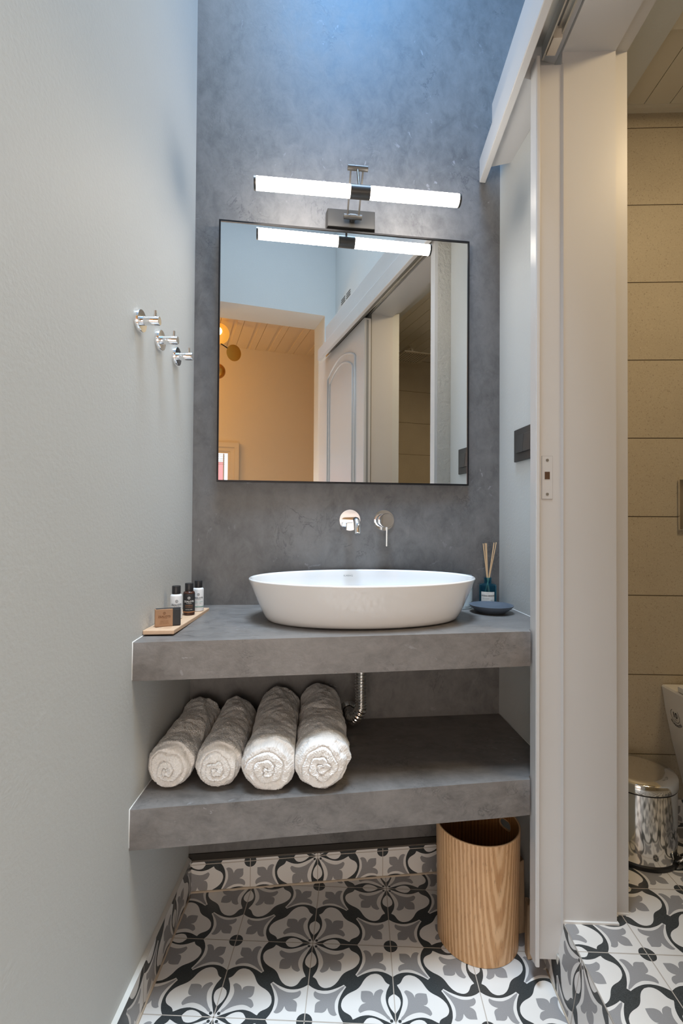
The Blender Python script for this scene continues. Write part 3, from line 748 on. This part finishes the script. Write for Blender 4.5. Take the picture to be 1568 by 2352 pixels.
# soap: dark bar in a kraft sleeve
sa = math.radians(26); sx_ = Vector((math.cos(sa), math.sin(sa), 0)); sy_ = Vector((-math.sin(sa), math.cos(sa), 0)); SO = Vector((-.4735, 1.1395, tzp))
soap = thing('soap_box', SO, 'dark soap bar in a brown kraft paper sleeve at the front of the tray', 'soap')
def sbox(bm, a, b, c, d, z0, z1): prism(bm, [tuple((SO + sx_ * u + sy_ * v)[:2]) for u, v in ((a, c), (b, c), (b, d), (a, d))], z0, z1)
bm = bmesh.new(); sbox(bm, .001, .0575, .001, .0145, tzp + .0005, tzp + .0405); bevel(bm, .002, 2); link('soap_bar', bm, DARKBOX, soap)
bm = bmesh.new(); sbox(bm, 0, .0395, 0, .0155, tzp + .0004, tzp + .041); bevel(bm, .0012, 2); link('paper_sleeve', bm, KRAFT, soap)
bm = bmesh.new(); sbox(bm, .002, .058, .0018, .0138, tzp + .0407, tzp + .0417); link('box_top', bm, DARKBOX, soap)
sf = lambda x, y: SO + sx_ * x + sy_ * -.0004 + Vector((0, 0, y))
def ring_mark(bm, place, cx, cy, r):
    n = 28
    for (ra, rb) in ((r, r * .78), ):
        A_ = [bm.verts.new(place(cx + ra * math.cos(2 * PI * k / n), cy + ra * math.sin(2 * PI * k / n))) for k in range(n)]; B_ = [bm.verts.new(place(cx + rb * math.cos(2 * PI * k / n), cy + rb * math.sin(2 * PI * k / n))) for k in range(n)]
        for k in range(n): bm.faces.new((A_[k], A_[(k + 1) % n], B_[(k + 1) % n], B_[k]))
    for s in (1, -1):      # S-shaped swirl
        pts = [(cx + s * r * .5 * math.cos(a) * .75, cy + s * (r * .26 + r * .26 * math.sin(a))) for a in [(-.5 + k / 8 * 1.45) * PI for k in range(9)]]
        for (x0, y0), (x1, y1) in zip(pts, pts[1:]):
            dx, dy = x1 - x0, y1 - y0; l_ = math.hypot(dx, dy) or 1; nx, ny = -dy / l_ * r * .09, dx / l_ * r * .09
            bm.faces.new([bm.verts.new(place(*q)) for q in ((x0 - nx, y0 - ny), (x1 - nx, y1 - ny), (x1 + nx, y1 + ny), (x0 + nx, y0 + ny))])
bm = bmesh.new(); ring_mark(bm, sf, .0205, .0315, .0031); link('emblem', bm, INKB, soap)
text('print', 'ZEALOTS', .0066, lambda x, y: sf(.0205 + x, .0215 + y), INKB, soap, bold=.00012)
text('print', 'of NATURE', .0024, lambda x, y: sf(.0205 + x, .0185 + y), INKB, soap)
for k, s_ in enumerate(('HANDMADE SOAP', 'OLIVE OIL & LAUREL', 'SAVON NATUREL 35 g')): text('print', s_, .0021, lambda x, y, k=k: sf(.0205 + x, .0130 - k * .0032 + y), INKB, soap)

def bottle(x, y, h, r, body, label_mat, ink, cap_h, lab, band=None, face=-PI / 2, prints=()):
    t_ = thing('toiletry_bottle', (x, y, tzp), lab, 'bottle', 'small toiletry bottles on the tray')
    hb = h - cap_h
    bm = bmesh.new(); lathe(bm, [(0, 0), (r - .0015, 0), (r, .0015), (r, hb - .005), (r - .0008, hb - .0022), (r - .003, hb - .0005), (r * .62, hb), (r * .62, hb + .002), (0, hb + .002)], (x, y, tzp + .0004), seg=48); link('bottle_body', bm, body, t_, 40)
    bm = bmesh.new(); lathe(bm, [(0, 0), (r * .70, 0), (r * .72, .001), (r * .72, cap_h - .0022), (r * .68, cap_h - .001), (0, cap_h - .001)], (x, y, tzp + hb + .001), seg=40); link('cap', bm, CAPBLK, t_, 40)
    if label_mat:
        bm = bmesh.new(); 
        A_ = []; B_ = []
        for k in range(41):
            a = face - 1.7 + 3.4 * k / 40; A_.append(bm.verts.new((x + (r + .0003) * math.cos(a), y + (r + .0003) * math.sin(a), tzp + hb * .12))); B_.append(bm.verts.new((x + (r + .0003) * math.cos(a), y + (r + .0003) * math.sin(a), tzp + hb * .91)))
        for k in range(40): bm.faces.new((A_[k], A_[k + 1], B_[k + 1], B_[k]))
        link('paper_label', bm, label_mat, t_, True)
    def wrap(u, v): a = face + u / r; return Vector((x + (r + .0006) * math.cos(a), y + (r + .0006) * math.sin(a), tzp + v))
    bm = bmesh.new(); ring_mark(bm, wrap, 0, hb * .74, .0034); link('emblem', bm, ink, t_)
    text('print', 'ZEALOTS', .0064, lambda u, v: wrap(u, hb * .56 + v), ink, t_, bold=.0001)
    text('print', 'of nature', .0036, lambda u, v: wrap(u, hb * .50 + v), ink, t_)
    for s_, z_, m_, sz in prints: text('print', s_, sz, lambda u, v, z_=z_: wrap(u, hb * z_ + v), m_, t_)
    if band:
        bm = bmesh.new(); z0_, z1_ = band[1]; lathe(bm, [(r + .0005, hb * z0_), (r + .0005, hb * z1_)], (x, y, tzp), seg=48); link('colour_band', bm, band[0], t_, True)
    return t_
bottle(-.4625, 1.243, .083, .0145, BWHITE, None, INK, .021, 'white bottle with black cap standing behind the soap, nearest the left wall', face=-1.15)
bottle(-.4485, 1.297, .083, .0148, AMBER, DARKBOX, INKW, .021, 'dark brown bottle with black cap in the middle of the tray', band=(COPPER, (.13, .17)), face=-1.25, prints=(('SHAMPOO', .40, COPPER, .0042), ('WITH ORGANIC', .34, COPPER, .0028), ('FOR ALL HAIR', .24, INKW, .0028)))
bottle(-.4420, 1.352, .083, .0145, BWHITE, None, INK, .0195, 'white bottle with green line and black cap at the rear of the tray', band=(GREEN, (.20, .225)), face=-1.25, prints=(('CONDITIONER', .40, GREEN, .0036), ('BODY CARE', .34, INKG, .003), ('40 ml', .26, INKG, .0026)))

# ------------------------------------------------------------------ reed diffuser, dish, glass
DX, DY, DR_ = .3985, 1.569, .0262
df = thing('reed_diffuser', (DX, DY, ctop(DX, DY)), 'teal glass reed diffuser bottle with cream label in the right corner', 'diffuser')
dz0 = ctop(DX, DY)
bm = bmesh.new(); lathe(bm, [(0, 0), (DR_ - .003, 0), (DR_, .003), (DR_, .064), (DR_ - .003, .067), (.0115, .069), (.0105, .071), (.0105, .0735), (.0115, .0745), (.0115, .077), (.0105, .078), (.0105, .081), (.0115, .082), (.0115, .087), (.0085, .0872), (.0085, .069), (DR_ - .004, .064), (DR_ - .0028, .061), (DR_ - .0028, .005), (0, .0045)], (DX, DY, dz0 + .0004), seg=56); link('glass_bottle', bm, TEALGL, df, 40)
def dwrap(u, v): a = -1.82 + u / DR_; return Vector((DX + (DR_ + .0006) * math.cos(a), DY + (DR_ + .0006) * math.sin(a), dz0 + v))
bm = bmesh.new(); n = 28
A_ = [bm.verts.new(dwrap(-.021 + .042 * k / n, .016)) for k in range(n + 1)]; B_ = [bm.verts.new(dwrap(-.021 + .042 * k / n, .046)) for k in range(n + 1)]
for k in range(n): bm.faces.new((A_[k], A_[k + 1], B_[k + 1], B_[k]))
link('paper_label', bm, LABEL, df, True)
dw2 = lambda u, v: dwrap(u, v) + Vector((0, -.0004, 0))
text('print', 'OCEAN BREEZE', .0058, lambda u, v: dw2(u, .0325 + v), INK, df, bold=.0001); text('print', 'REED DIFFUSER', .0030, lambda u, v: dw2(u - .006, .0245 + v), INKG, df); text('print', '100 ml', .0034, lambda u, v: dw2(u + .012, .0195 + v), INKG, df); text('print', 'aroma', .003, lambda u, v: dw2(u, .0405 + v), INKG, df)
for bx, by, tx_, ty_, th_ in ((.002, .0, -.0140, .004, .193), (.004, .003, -.0075, .008, .194), (.003, -.003, -.0045, .000, .194), (-.004, .002, .0195, .003, .196), (-.003, -.002, .0270, .007, .197)):
    # sticks cross in the neck: foot on the far side inside the bottle
    s0 = Vector((DX - tx_ * .75 + bx, DY + by * .5 - ty_ * .3, dz0 + .006)); s1 = Vector((DX + tx_, DY + ty_ * .6 , dz0 + th_))
    nk = Vector((DX + (tx_ * .18), DY + ty_ * .1, dz0 + .087)); 
    if abs(s0.x - DX) > .019: s0.x = DX + math.copysign(.019, s0.x - DX)
    bm = bmesh.new(); tube(bm, [s0, nk, s1], .0016, 10); link('reed_stick', bm, STICK, df, 40)

DCX, DCY = .3790, 1.452; dzz = ctop(DCX, DCY)
sd = tag(link('soap_dish', (lambda bm: (lathe(bm, [(0, .0), (.036, 0), (.0375, .0015), (.046, .007), (.056, .0145), (.0612, .0205), (.0618, .0225), (.060, .0225), (.050, .0165), (.035, .0115), (0, .0105)], (DCX, DCY, dzz + .0004), seg=64), bm)[1])(bmesh.new()), NAVY, smooth=50), 'shallow slate-blue ceramic soap dish in front of the diffuser', 'soap dish')
sd.location = (0, 0, 0)
GX, GY = .3040, 1.520; gz = ctop(GX, GY)
bm = bmesh.new(); lathe(bm, [(0, 0), (.031, 0), (.0345, .003), (.0352, .006), (.0352, .090), (.0340, .099), (.0325, .099), (.0335, .090), (.0335, .010), (.030, .006), (0, .005)], (GX, GY, gz + .0004), seg=64)
tag(link('drinking_glass', bm, GLASSY, smooth=50), 'clear glass tumbler half hidden behind the right end of the basin', 'glass')

# ------------------------------------------------------------------ robe hooks on the left wall
def hook(y, z, lab):
    w = lw(y, z); h = thing('robe_hook', w, lab, 'hook', 'chrome robe hooks on the left wall')
    bm = bmesh.new(); lathe(bm, [(0, 0), (.0245, 0), (.0245, .0085), (.0237, .0095), (0, .0095)], w, ln, 56); link('wall_disc', bm, CHROME, h, 40)
    bm = bmesh.new(); lathe(bm, [(.0098, .009), (.0098, .0465), (.0090, .0475), (0, .0475)], w, ln, 36); link('peg', bm, CHROME, h, 40)
    bm = bmesh.new(); q = w + ln * .037; cyl(bm, q + Vector((0, 0, .006)), q + Vector((0, 0, .0225)), .0036, seg=20); link('pin', bm, CHROME, h, 40)
hook(1.066, 1.528, 'chrome robe hook, the one farthest from the grey wall'); hook(1.184, 1.528, 'chrome robe hook in the middle of the three'); hook(1.301, 1.527, 'chrome robe hook closest to the corner with the grey wall')

# ------------------------------------------------------------------ door post with strike plate
po = thing('door_post', (.45, 1.22, .05), 'white painted closing post of the sliding door with a strike plate', 'door post')
bm = bmesh.new()
prism(bm, [(.4155, 1.233), (.4165, 1.198), (.4185, 1.1955), (.4245, 1.1955), (.4265, 1.198), (.4268, 1.2145), (.4268, 1.233)], .052, 2.213)
link('edge_board', bm, TRIM, po)
bm = bmesh.new(); prism(bm, [(.4268, 1.214), (.4815, 1.214), (RX - .0015, 1.2085), (RX - .0015, 1.216), (RX - .0015, 1.233), (.4268, 1.233)], .056, 2.206); link('face_board', bm, TRIM, po)
bm = bmesh.new(); box(bm, .4365, .4612, 1.2128, 1.2142, 1.149, 1.252)
stp = link('strike_plate', bm, TRIM, po)
for zz_ in (1.160, 1.242):
    bm = bmesh.new(); cyl(bm, (.449, 1.2129, zz_), (.449, 1.2123, zz_), .0036, seg=20); link('screw', bm, ALU, stp)
bm = bmesh.new(); box(bm, .4428, .4548, 1.2122, 1.2130, 1.196, 1.214); link('latch_hole', bm, mat('latch_hole', (.09, .045, .02), .8), po, label='brown latch hole')
bm = bmesh.new(); box(bm, .4360, .4617, 1.2133, 1.2141, 1.1485, 1.1489); box(bm, .4360, .4617, 1.2133, 1.2141, 1.2521, 1.2525); box(bm, .4360, .4364, 1.2133, 1.2141, 1.1485, 1.2525); box(bm, .4613, .4617, 1.2133, 1.2141, 1.1485, 1.2525)
link('plate_gap', bm, INKG, po)
bm = bmesh.new(); prism(bm, [(.470, 1.207), (.4865, 1.200), (.4865, 1.236), (.474, 1.236)], .020, .070); 
for v in bm.verts:
    if v.co.z < .03 and v.co.x < .48: v.co.z += .03
bevel(bm, .002, 1); link('broken_plaster', bm, DIRT, po)

# ------------------------------------------------------------------ light switch
sw_ = thing('light_switch', (.467, 1.44, 1.27), 'anthracite light switch on the white wall beside the niche', 'light switch')
nd = Vector((.4715 - .447, 1.402 - 1.6185, 0)).normalized(); nn = Vector((nd.y, -nd.x, 0)) ; nn = -nn if nn.x > 0 else nn
so = Vector((.4715, 1.402, 0)) - nd * .088
def sq_(bm, u0, u1, z0, z1, d0, d1, tilt=0):
    P = [so + nd * u0 + nn * d0, so + nd * u1 + nn * d0, so + nd * u1 + nn * d1, so + nd * u0 + nn * d1]; prism(bm, [(q.x, q.y) for q in P], z0, z1)
bm = bmesh.new(); sq_(bm, 0, .178, 1.268, 1.362, 0, .008); bevel(bm, .0012, 1); link('face_plate', bm, SWITCH, sw_)
for u in (.026, .071, .116):
    bm = bmesh.new(); sq_(bm, u, u + .043, 1.291, 1.342, .008, .0105)
    for v in bm.verts:
        if v.co.z < 1.31 and (v.co - so).dot(nn) > .009: v.co += nn * .004
    bevel(bm, .0008, 1); link('rocker', bm, SWITCH, sw_)

# ------------------------------------------------------------------ sliding door rail: fascia, pelmet, track
fa = thing('sliding_door_rail', (.43, .6, 2.2), 'long white pelmet and fascia hiding the sliding door track', 'door rail')
bm = bmesh.new(); prism(bm, [(.3750, 1.594), (.3750, -.316), (.3950, -.316), (.3950, 1.597)], 2.178, 2.252)
for v in bm.verts:
    if v.co.x > .39 and v.co.z < 2.2: v.co.z -= .0
bevel(bm, .002, 2); link('fascia_board', bm, TRIM, fa)
bm = bmesh.new(); prism(bm, [(.3955, 1.520), (.3955, -.20), (RX - .001, -.20), (RX - .001, 1.22), (.4845, 1.262), (.462, 1.47), (.456, 1.52)], 2.252, 2.372); bevel(bm, .002, 2, [e for e in bm.edges if abs(e.verts[0].co.z - e.verts[1].co.z) < .001 and e.verts[0].co.z > 2.3]); link('pelmet_box', bm, TRIM, fa)
bm = bmesh.new(); prism(bm, [(.3952, 1.55), (.3952, 1.235), (.4845, 1.262), (.4575, 1.532)], 2.196, 2.2515); link('filler_block', bm, TRIM, fa)
bm = bmesh.new()
for x0_, x1_, z0_ in ((.400, .4035, 2.205), (.4035, .430, 2.238), (.430, .4335, 2.205), (.4600, .4635, 2.225), (.452, .460, 2.238)): box(bm, x0_, x1_, -.31, 1.20, z0_, 2.2505)
link('aluminium_track', bm, ALU, fa)
bm = bmesh.new(); prism(bm, [(.441, 1.155), (.462, 1.155), (.462, 1.20), (.441, 1.20)], 2.216, 2.245); link('packing_wood', bm, mat('packing_wood', (.62, .55, .46), .8), fa, label='pale wooden packing block')
# sliding door leaf, open behind the camera (seen in the mirror)
dl = tag(thing('door_1', (.45, 0, .16), 'white sliding door with an arched raised panel, seen in the mirror', 'door'), kind='structure')
bm = bmesh.new(); box(bm, .430, .470, -.475, .425, .165, 2.200); bevel(bm, .002, 1); link('door_leaf', bm, TRIM, dl)
def arch(inset, x0_, x1_, wdt):
    pts = []; ya, yb = -.255 + inset, .285 - inset; zb_, zs_, zp_ = 1.10 + inset, 2.035 - inset, 2.105 - inset
    outer = [(ya, zb_), (yb, zb_)] + [(yb + (ya - yb) * k / 20, zs_ + (zp_ - zs_) * math.sin(PI * k / 20) ** .8) for k in range(21)]
    P = [Vector((x0_, y, z)) for y, z in outer] + [Vector((x0_, outer[0][0], outer[0][1]))]
    return P
bm = bmesh.new(); tube(bm, arch(0, .4290, 0, 0), .0075, 8, False); tube(bm, arch(.045, .4290, 0, 0), .006, 8, False); link('panel_moulding', bm, TRIM, dl, True)
bm = bmesh.new(); box(bm, .444, .456, .4251, .4262, .3, 2.19); link('edge_groove', bm, INKG, dl)
# air vent slots above the pelmet
vt = thing('wall_vent', (.62, -.45, 2.71), 'dark vent slots in the white wall above the door rail, seen in the mirror', 'vent')
for k in range(2):
    bm = bmesh.new()
    for j in range(3): box(bm, .6188, .6196, -.555 + k * .115, -.465 + k * .115, 2.692 + j * .016 - k * .002, 2.699 + j * .016 - k * .002)
    link('vent_slots', bm, BLACK, vt)
# crumbled plaster strip on the back of the post
bm = bmesh.new(); box(bm, .428, RX - .001, 1.2332, 1.2345, .6, 2.19); link('rear_filler', bm, DIRT, po)

# ------------------------------------------------------------------ shower room things
# pedal bin
PX, PY, PR = .812, 1.497, .100
pb = thing('pedal_bin', (PX, PY, HS + .0005), 'polished steel pedal bin mirroring the floor tiles in the shower room', 'pedal bin')
z0 = HS + .001
bm = bmesh.new(); lathe(bm, [(0, 0), (PR + .003, 0), (PR + .004, .002), (PR + .004, .010), (PR + .001, .013), (0, .013)], (PX, PY, z0), seg=72); link('base_ring', bm, BLACK, pb, 40)
bm = bmesh.new(); lathe(bm, [(PR, .011), (PR, .200)], (PX, PY, z0), seg=96); link('steel_body', bm, STEEL, pb, True)
bm = bmesh.new(); lathe(bm, [(PR - .002, .199), (PR + .001, .200), (PR + .001, .2035), (PR - .002, .204)], (PX, PY, z0), seg=96); link('rubber_seam', bm, BLACK, pb, True)
bm = bmesh.new(); lathe(bm, [(PR + .002, .204), (PR + .0025, .205), (PR + .002, .226), (PR - .001, .2305), (PR * .7, .2325), (PR * .35, .2335), (0, .234)], (PX, PY, z0), seg=96); link('lid', bm, STEEL, pb, 60)
bm = bmesh.new()
pd = Vector((.75, -.66, 0)).normalized(); pq = Vector((pd.y, -pd.x, 0)) 
P = [Vector((PX, PY, 0)) + pd * a + pq * b for a, b in ((PR - .005, -.016), (PR + .040, -.020), (PR + .040, .020), (PR - .005, .016))]
prism(bm, [(q.x, q.y) for q in P], z0 + .012, z0 + .017); bevel(bm, .002, 1); link('pedal', bm, BLACK, pb)
bm = bmesh.new(); cc = Vector((PX, PY, z0)) + pd * (PR + .004)
tube(bm, [cc - pq * .018 + Vector((0, 0, .018)), cc - pq * .018 + pd * .012 + Vector((0, 0, .030)), cc + pq * .018 + pd * .012 + Vector((0, 0, .030)), cc + pq * .018 + Vector((0, 0, .018))], .0035, 12); link('pedal_link', bm, STEEL, pb, True)

# toilet pan
tl = thing('toilet', (1.145, 1.4, HS), 'white porcelain toilet pan with a round guarantee sticker, cut by the right edge', 'toilet')
bm = bmesh.new()
def dring(w, y0_, y1_, z, cx=1.145, n=40, r=.03):
    pts = []; hw = w / 2
    pts += [(cx - hw, y1_), ] 
    m_ = 26
    for k in range(m_ + 1):
        a = PI + PI * k / m_; pts.append((cx + hw * math.cos(a), y0_ + hw * .95 + hw * .95 * math.sin(a)))
    pts += [(cx + hw, y1_)]
    return [bm.verts.new((x, y, z)) for x, y in pts]
lv_ = [(.19, 1.42, 1.638, HS + .002), (.20, 1.38, 1.638, HS + .06), (.24, 1.30, 1.638, HS + .15), (.295, 1.22, 1.638, HS + .26), (.335, 1.165, 1.638, HS + .36), (.352, 1.145, 1.638, HS + .42), (.356, 1.14, 1.638, HS + .428), (.350, 1.146, 1.636, HS + .434)]
RG = [dring(*a) for a in lv_]
for A_, B_ in zip(RG, RG[1:]):
    n = len(A_)
    for i in range(n): bm.faces.new((A_[i], A_[(i + 1) % n], B_[(i + 1) % n], B_[i]))
bm.faces.new(list(reversed(RG[0]))); bm.faces.new(RG[-1]); bmesh.ops.recalc_face_normals(bm, faces=list(bm.faces))
link('pan', bm, PORC, tl, 40)
bm = bmesh.new(); A_ = dring(.35, 1.14, 1.56, HS + .437); B_ = dring(.352, 1.138, 1.56, HS + .452); C_ = dring(.34, 1.146, 1.555, HS + .458)
for P0, P1 in ((A_, B_), (B_, C_)):
    n = len(P0)
    for i in range(n): bm.faces.new((P0[i], P0[(i + 1) % n], P1[(i + 1) % n], P1[i]))
bm.faces.new(list(reversed(A_))); bm.faces.new(C_); bmesh.ops.recalc_face_normals(bm, faces=list(bm.faces)); link('seat_lid', bm, WHITEPL, tl, 40)

# flush plate
fp_ = thing('flush_plate', (1.10, 1.64, 1.06), 'brushed chrome flush plate on the beige tiles, cut by the right edge', 'flush plate')
bm = bmesh.new(); box(bm, 1.019, 1.239, 1.627, 1.6398, 1.068, 1.232); bevel(bm, .004, 2); link('plate', bm, STEEL, fp_, 40)
bm = bmesh.new(); lathe(bm, [(.052, 0), (.052, .002), (.049, .003), (0, .003)], (1.093, 1.627, 1.150), (0, -1, 0), 48); link('flush_button', bm, CHROME, fp_, 40)
# rain shower head (seen in the mirror)
rs = thing('rain_shower', (1.05, -.64, 2.36), 'square chrome rain shower head on a bent arm, seen in the mirror', 'shower head')
bm = bmesh.new(); tube(bm, [(1.08, -.648, 2.375), (1.08, -.50, 2.372), (1.08, -.34, 2.368), (1.08, -.315, 2.36), (1.08, -.305, 2.34), (1.08, -.305, 2.29)], .010, 16); link('arm', bm, CHROME, rs, True)
bm = bmesh.new(); box(bm, .97, 1.19, -.415, -.195, 2.275, 2.284); bevel(bm, .002, 1); link('head', bm, STEEL, rs)
bm = bmesh.new()
for i in range(9):
    for j in range(9): cyl(bm, (.99 + i * .0212, -.395 + j * .0212, 2.2752), (.99 + i * .0212, -.395 + j * .0212, 2.2735), .0035, seg=8)
link('nozzles', bm, BLACK, rs)

# ------------------------------------------------------------------ bedroom lamp and window (seen in the mirror)
lm = thing('globe_lamp', (-.25, -1.4, 2.5), 'brass lamp with glowing amber globe and disc, seen at the mirror edge', 'lamp')
def sphere(bm, c, r, seg=32): lathe(bm, [(0, -r)] + [(r * math.sin(PI * k / 16), -r * math.cos(PI * k / 16)) for k in range(1, 16)] + [(0, r)], c, seg=seg)
bm = bmesh.new(); sphere(bm, Vector((-.200, -1.4, 2.677)), .086); link('globe', bm, AMBERG, lm, True)
bm = bmesh.new(); sphere(bm, Vector((-.213, -1.335, 2.672)), .036); link('bulb', bm, BULB, lm, True)
bm = bmesh.new(); sphere(bm, Vector((-.208, -1.4, 2.355)), .064); link('small_globe', bm, BRASS, lm, True)
bm = bmesh.new(); dn = Vector((.35, .9, -.15)).normalized(); lathe(bm, [(0, 0), (.068, .004), (.069, .006), (0, .010)], (-.078, -1.4, 2.525), dn, 56); link('disc', bm, BRASS, lm, 40)
bm = bmesh.new(); tube(bm, [(-.085, -1.39, 2.532), (-.182, -1.40, 2.592), (-.30, -1.42, 2.66)], .005, 12); link('stem', bm, BLACK, lm, True)
bm = bmesh.new(); tube(bm, [(-.30, -1.42, 2.80), (-.30, -1.42, 2.32)], .007, 12); tube(bm, [(-.30, -1.42, 2.37), (-.208, -1.4, 2.355)], .0045, 10); lathe(bm, [(0, 0), (.05, 0), (.05, .02), (0, .02)], (-.30, -1.42, 2.778), seg=32); link('pole', bm, BLACK, lm, 40)
wd = tag(thing('window_1', (-.4, YB, 1.2), 'white casement window in the ochre wall, seen in the mirror corner', 'window'), kind='structure')
bm = bmesh.new(); wx1, wz1, wx0 = .052, 1.846, -.80
for d_, i0_, i1_ in ((.030, 0, .045), (.020, .045, .085), (.012, .085, .107)):
    box(bm, wx1 - i1_, wx1 - i0_, YB, YB + d_, .9, wz1 - i0_); box(bm, wx0 + i1_, wx1 - i1_, YB, YB + d_, wz1 - i1_, wz1 - i0_); box(bm, wx0 + i0_, wx0 + i1_, YB, YB + d_, .9, wz1 - i0_)
link('window_frame', bm, ORANGE, wd)
bm = bmesh.new(); box(bm, wx0 + .107, wx1 - .107, YB + .001, YB + .004, .92, wz1 - .107); link('daylight_pane', bm, LIGHTPANE, wd)
bm = bmesh.new(); box(bm, wx0 + .107, -.092, YB + .0042, YB + .0052, .92, 1.655); link('pink_view', bm, PINKPANE, wd)
bm = bmesh.new()
for k in range(6): box(bm, wx0 + .107, -.08, YB + .006, YB + .010, 1.72 - k * .018, 1.724 - k * .018)
box(bm, -.100, -.088, YB + .005, YB + .016, .92, 1.735); link('blind_slats', bm, TRIM, wd)

# sticker on the toilet side
def tst(u, v):
    # left flank of the pan: interpolate the outline
    z = HS + .352 + v; f = min(1, max(0, (z - (HS + .26)) / .10)); hw = (.295 + (.335 - .295) * f) / 2
    return Vector((1.145 - hw - .0012, 1.588 - u, z))
bm = bmesh.new(); n = 32
for ra, rb in ((.0215, .0200),):
    A_ = [bm.verts.new(tst(ra * math.cos(2 * PI * k / n), ra * math.sin(2 * PI * k / n))) for k in range(n)]; B_ = [bm.verts.new(tst(rb * math.cos(2 * PI * k / n), rb * math.sin(2 * PI * k / n))) for k in range(n)]
    for k in range(n): bm.faces.new((A_[k], A_[(k + 1) % n], B_[(k + 1) % n], B_[k]))
link('sticker_ring', bm, INK, tl)
text('sticker_print', '10', .024, lambda u, v: tst(u, v - .006), INK, tl, bold=.0006); text('sticker_print', 'YEAR', .006, lambda u, v: tst(u, v - .014), INK, tl)
def arc(body, r, up_):
    def pl(u, v):
        a = (PI / 2 - u / r) if up_ else (-PI / 2 + u / r); rr = r + (v if up_ else -v); return tst(rr * math.cos(a), rr * math.sin(a))
    return text('sticker_print', body, .011, pl, INK, tl, bold=.0003)
arc('SIAMP', .026, True); arc('GUARANTEE', .034, False)

# ------------------------------------------------------------------ sub-parts hang under the part that carries them
CARRIER = {'print': ('paper_label', 'paper_sleeve', 'bottle_body', 'glass_bottle'), 'emblem': ('paper_label', 'paper_sleeve', 'bottle_body'), 'colour_band': ('paper_label', 'bottle_body'),
           'burnt_print': ('board',), 'maker_mark': ('bowl',), 'drain_cap': ('bowl',), 'sticker_ring': ('pan',), 'sticker_print': ('pan',), 'handle': ('knob',), 'pin': ('peg',), 'bulb': ('globe',),
           'pedal_link': ('pedal',), 'flush_button': ('plate',), 'hand_hole_edge': ('outer_veneer',), 'plate_gap': ('strike_plate',), 'latch_hole': ('strike_plate',), 'nozzles': ('head',),
           'edge_groove': ('door_leaf',), 'panel_moulding': ('door_leaf',), 'daylight_pane': ('window_frame',), 'pink_view': ('window_frame',), 'blind_slats': ('window_frame',), 'rubber_seam': ('steel_body',), 'box_top': ('soap_bar',)}
for o in list(bpy.data.objects):
    if not o.parent or o.parent.parent or o.type != 'MESH': continue
    want = CARRIER.get(o.name.split('.')[0])
    if not want: continue
    sib = {c.name.split('.')[0]: c for c in o.parent.children}
    for w in want:
        if w in sib and sib[w] is not o:
            # both meshes are modelled in world coordinates, so the inverse of the carrier is the identity
            o.parent = sib[w]; o.matrix_parent_inverse = Matrix.Identity(4)
            break
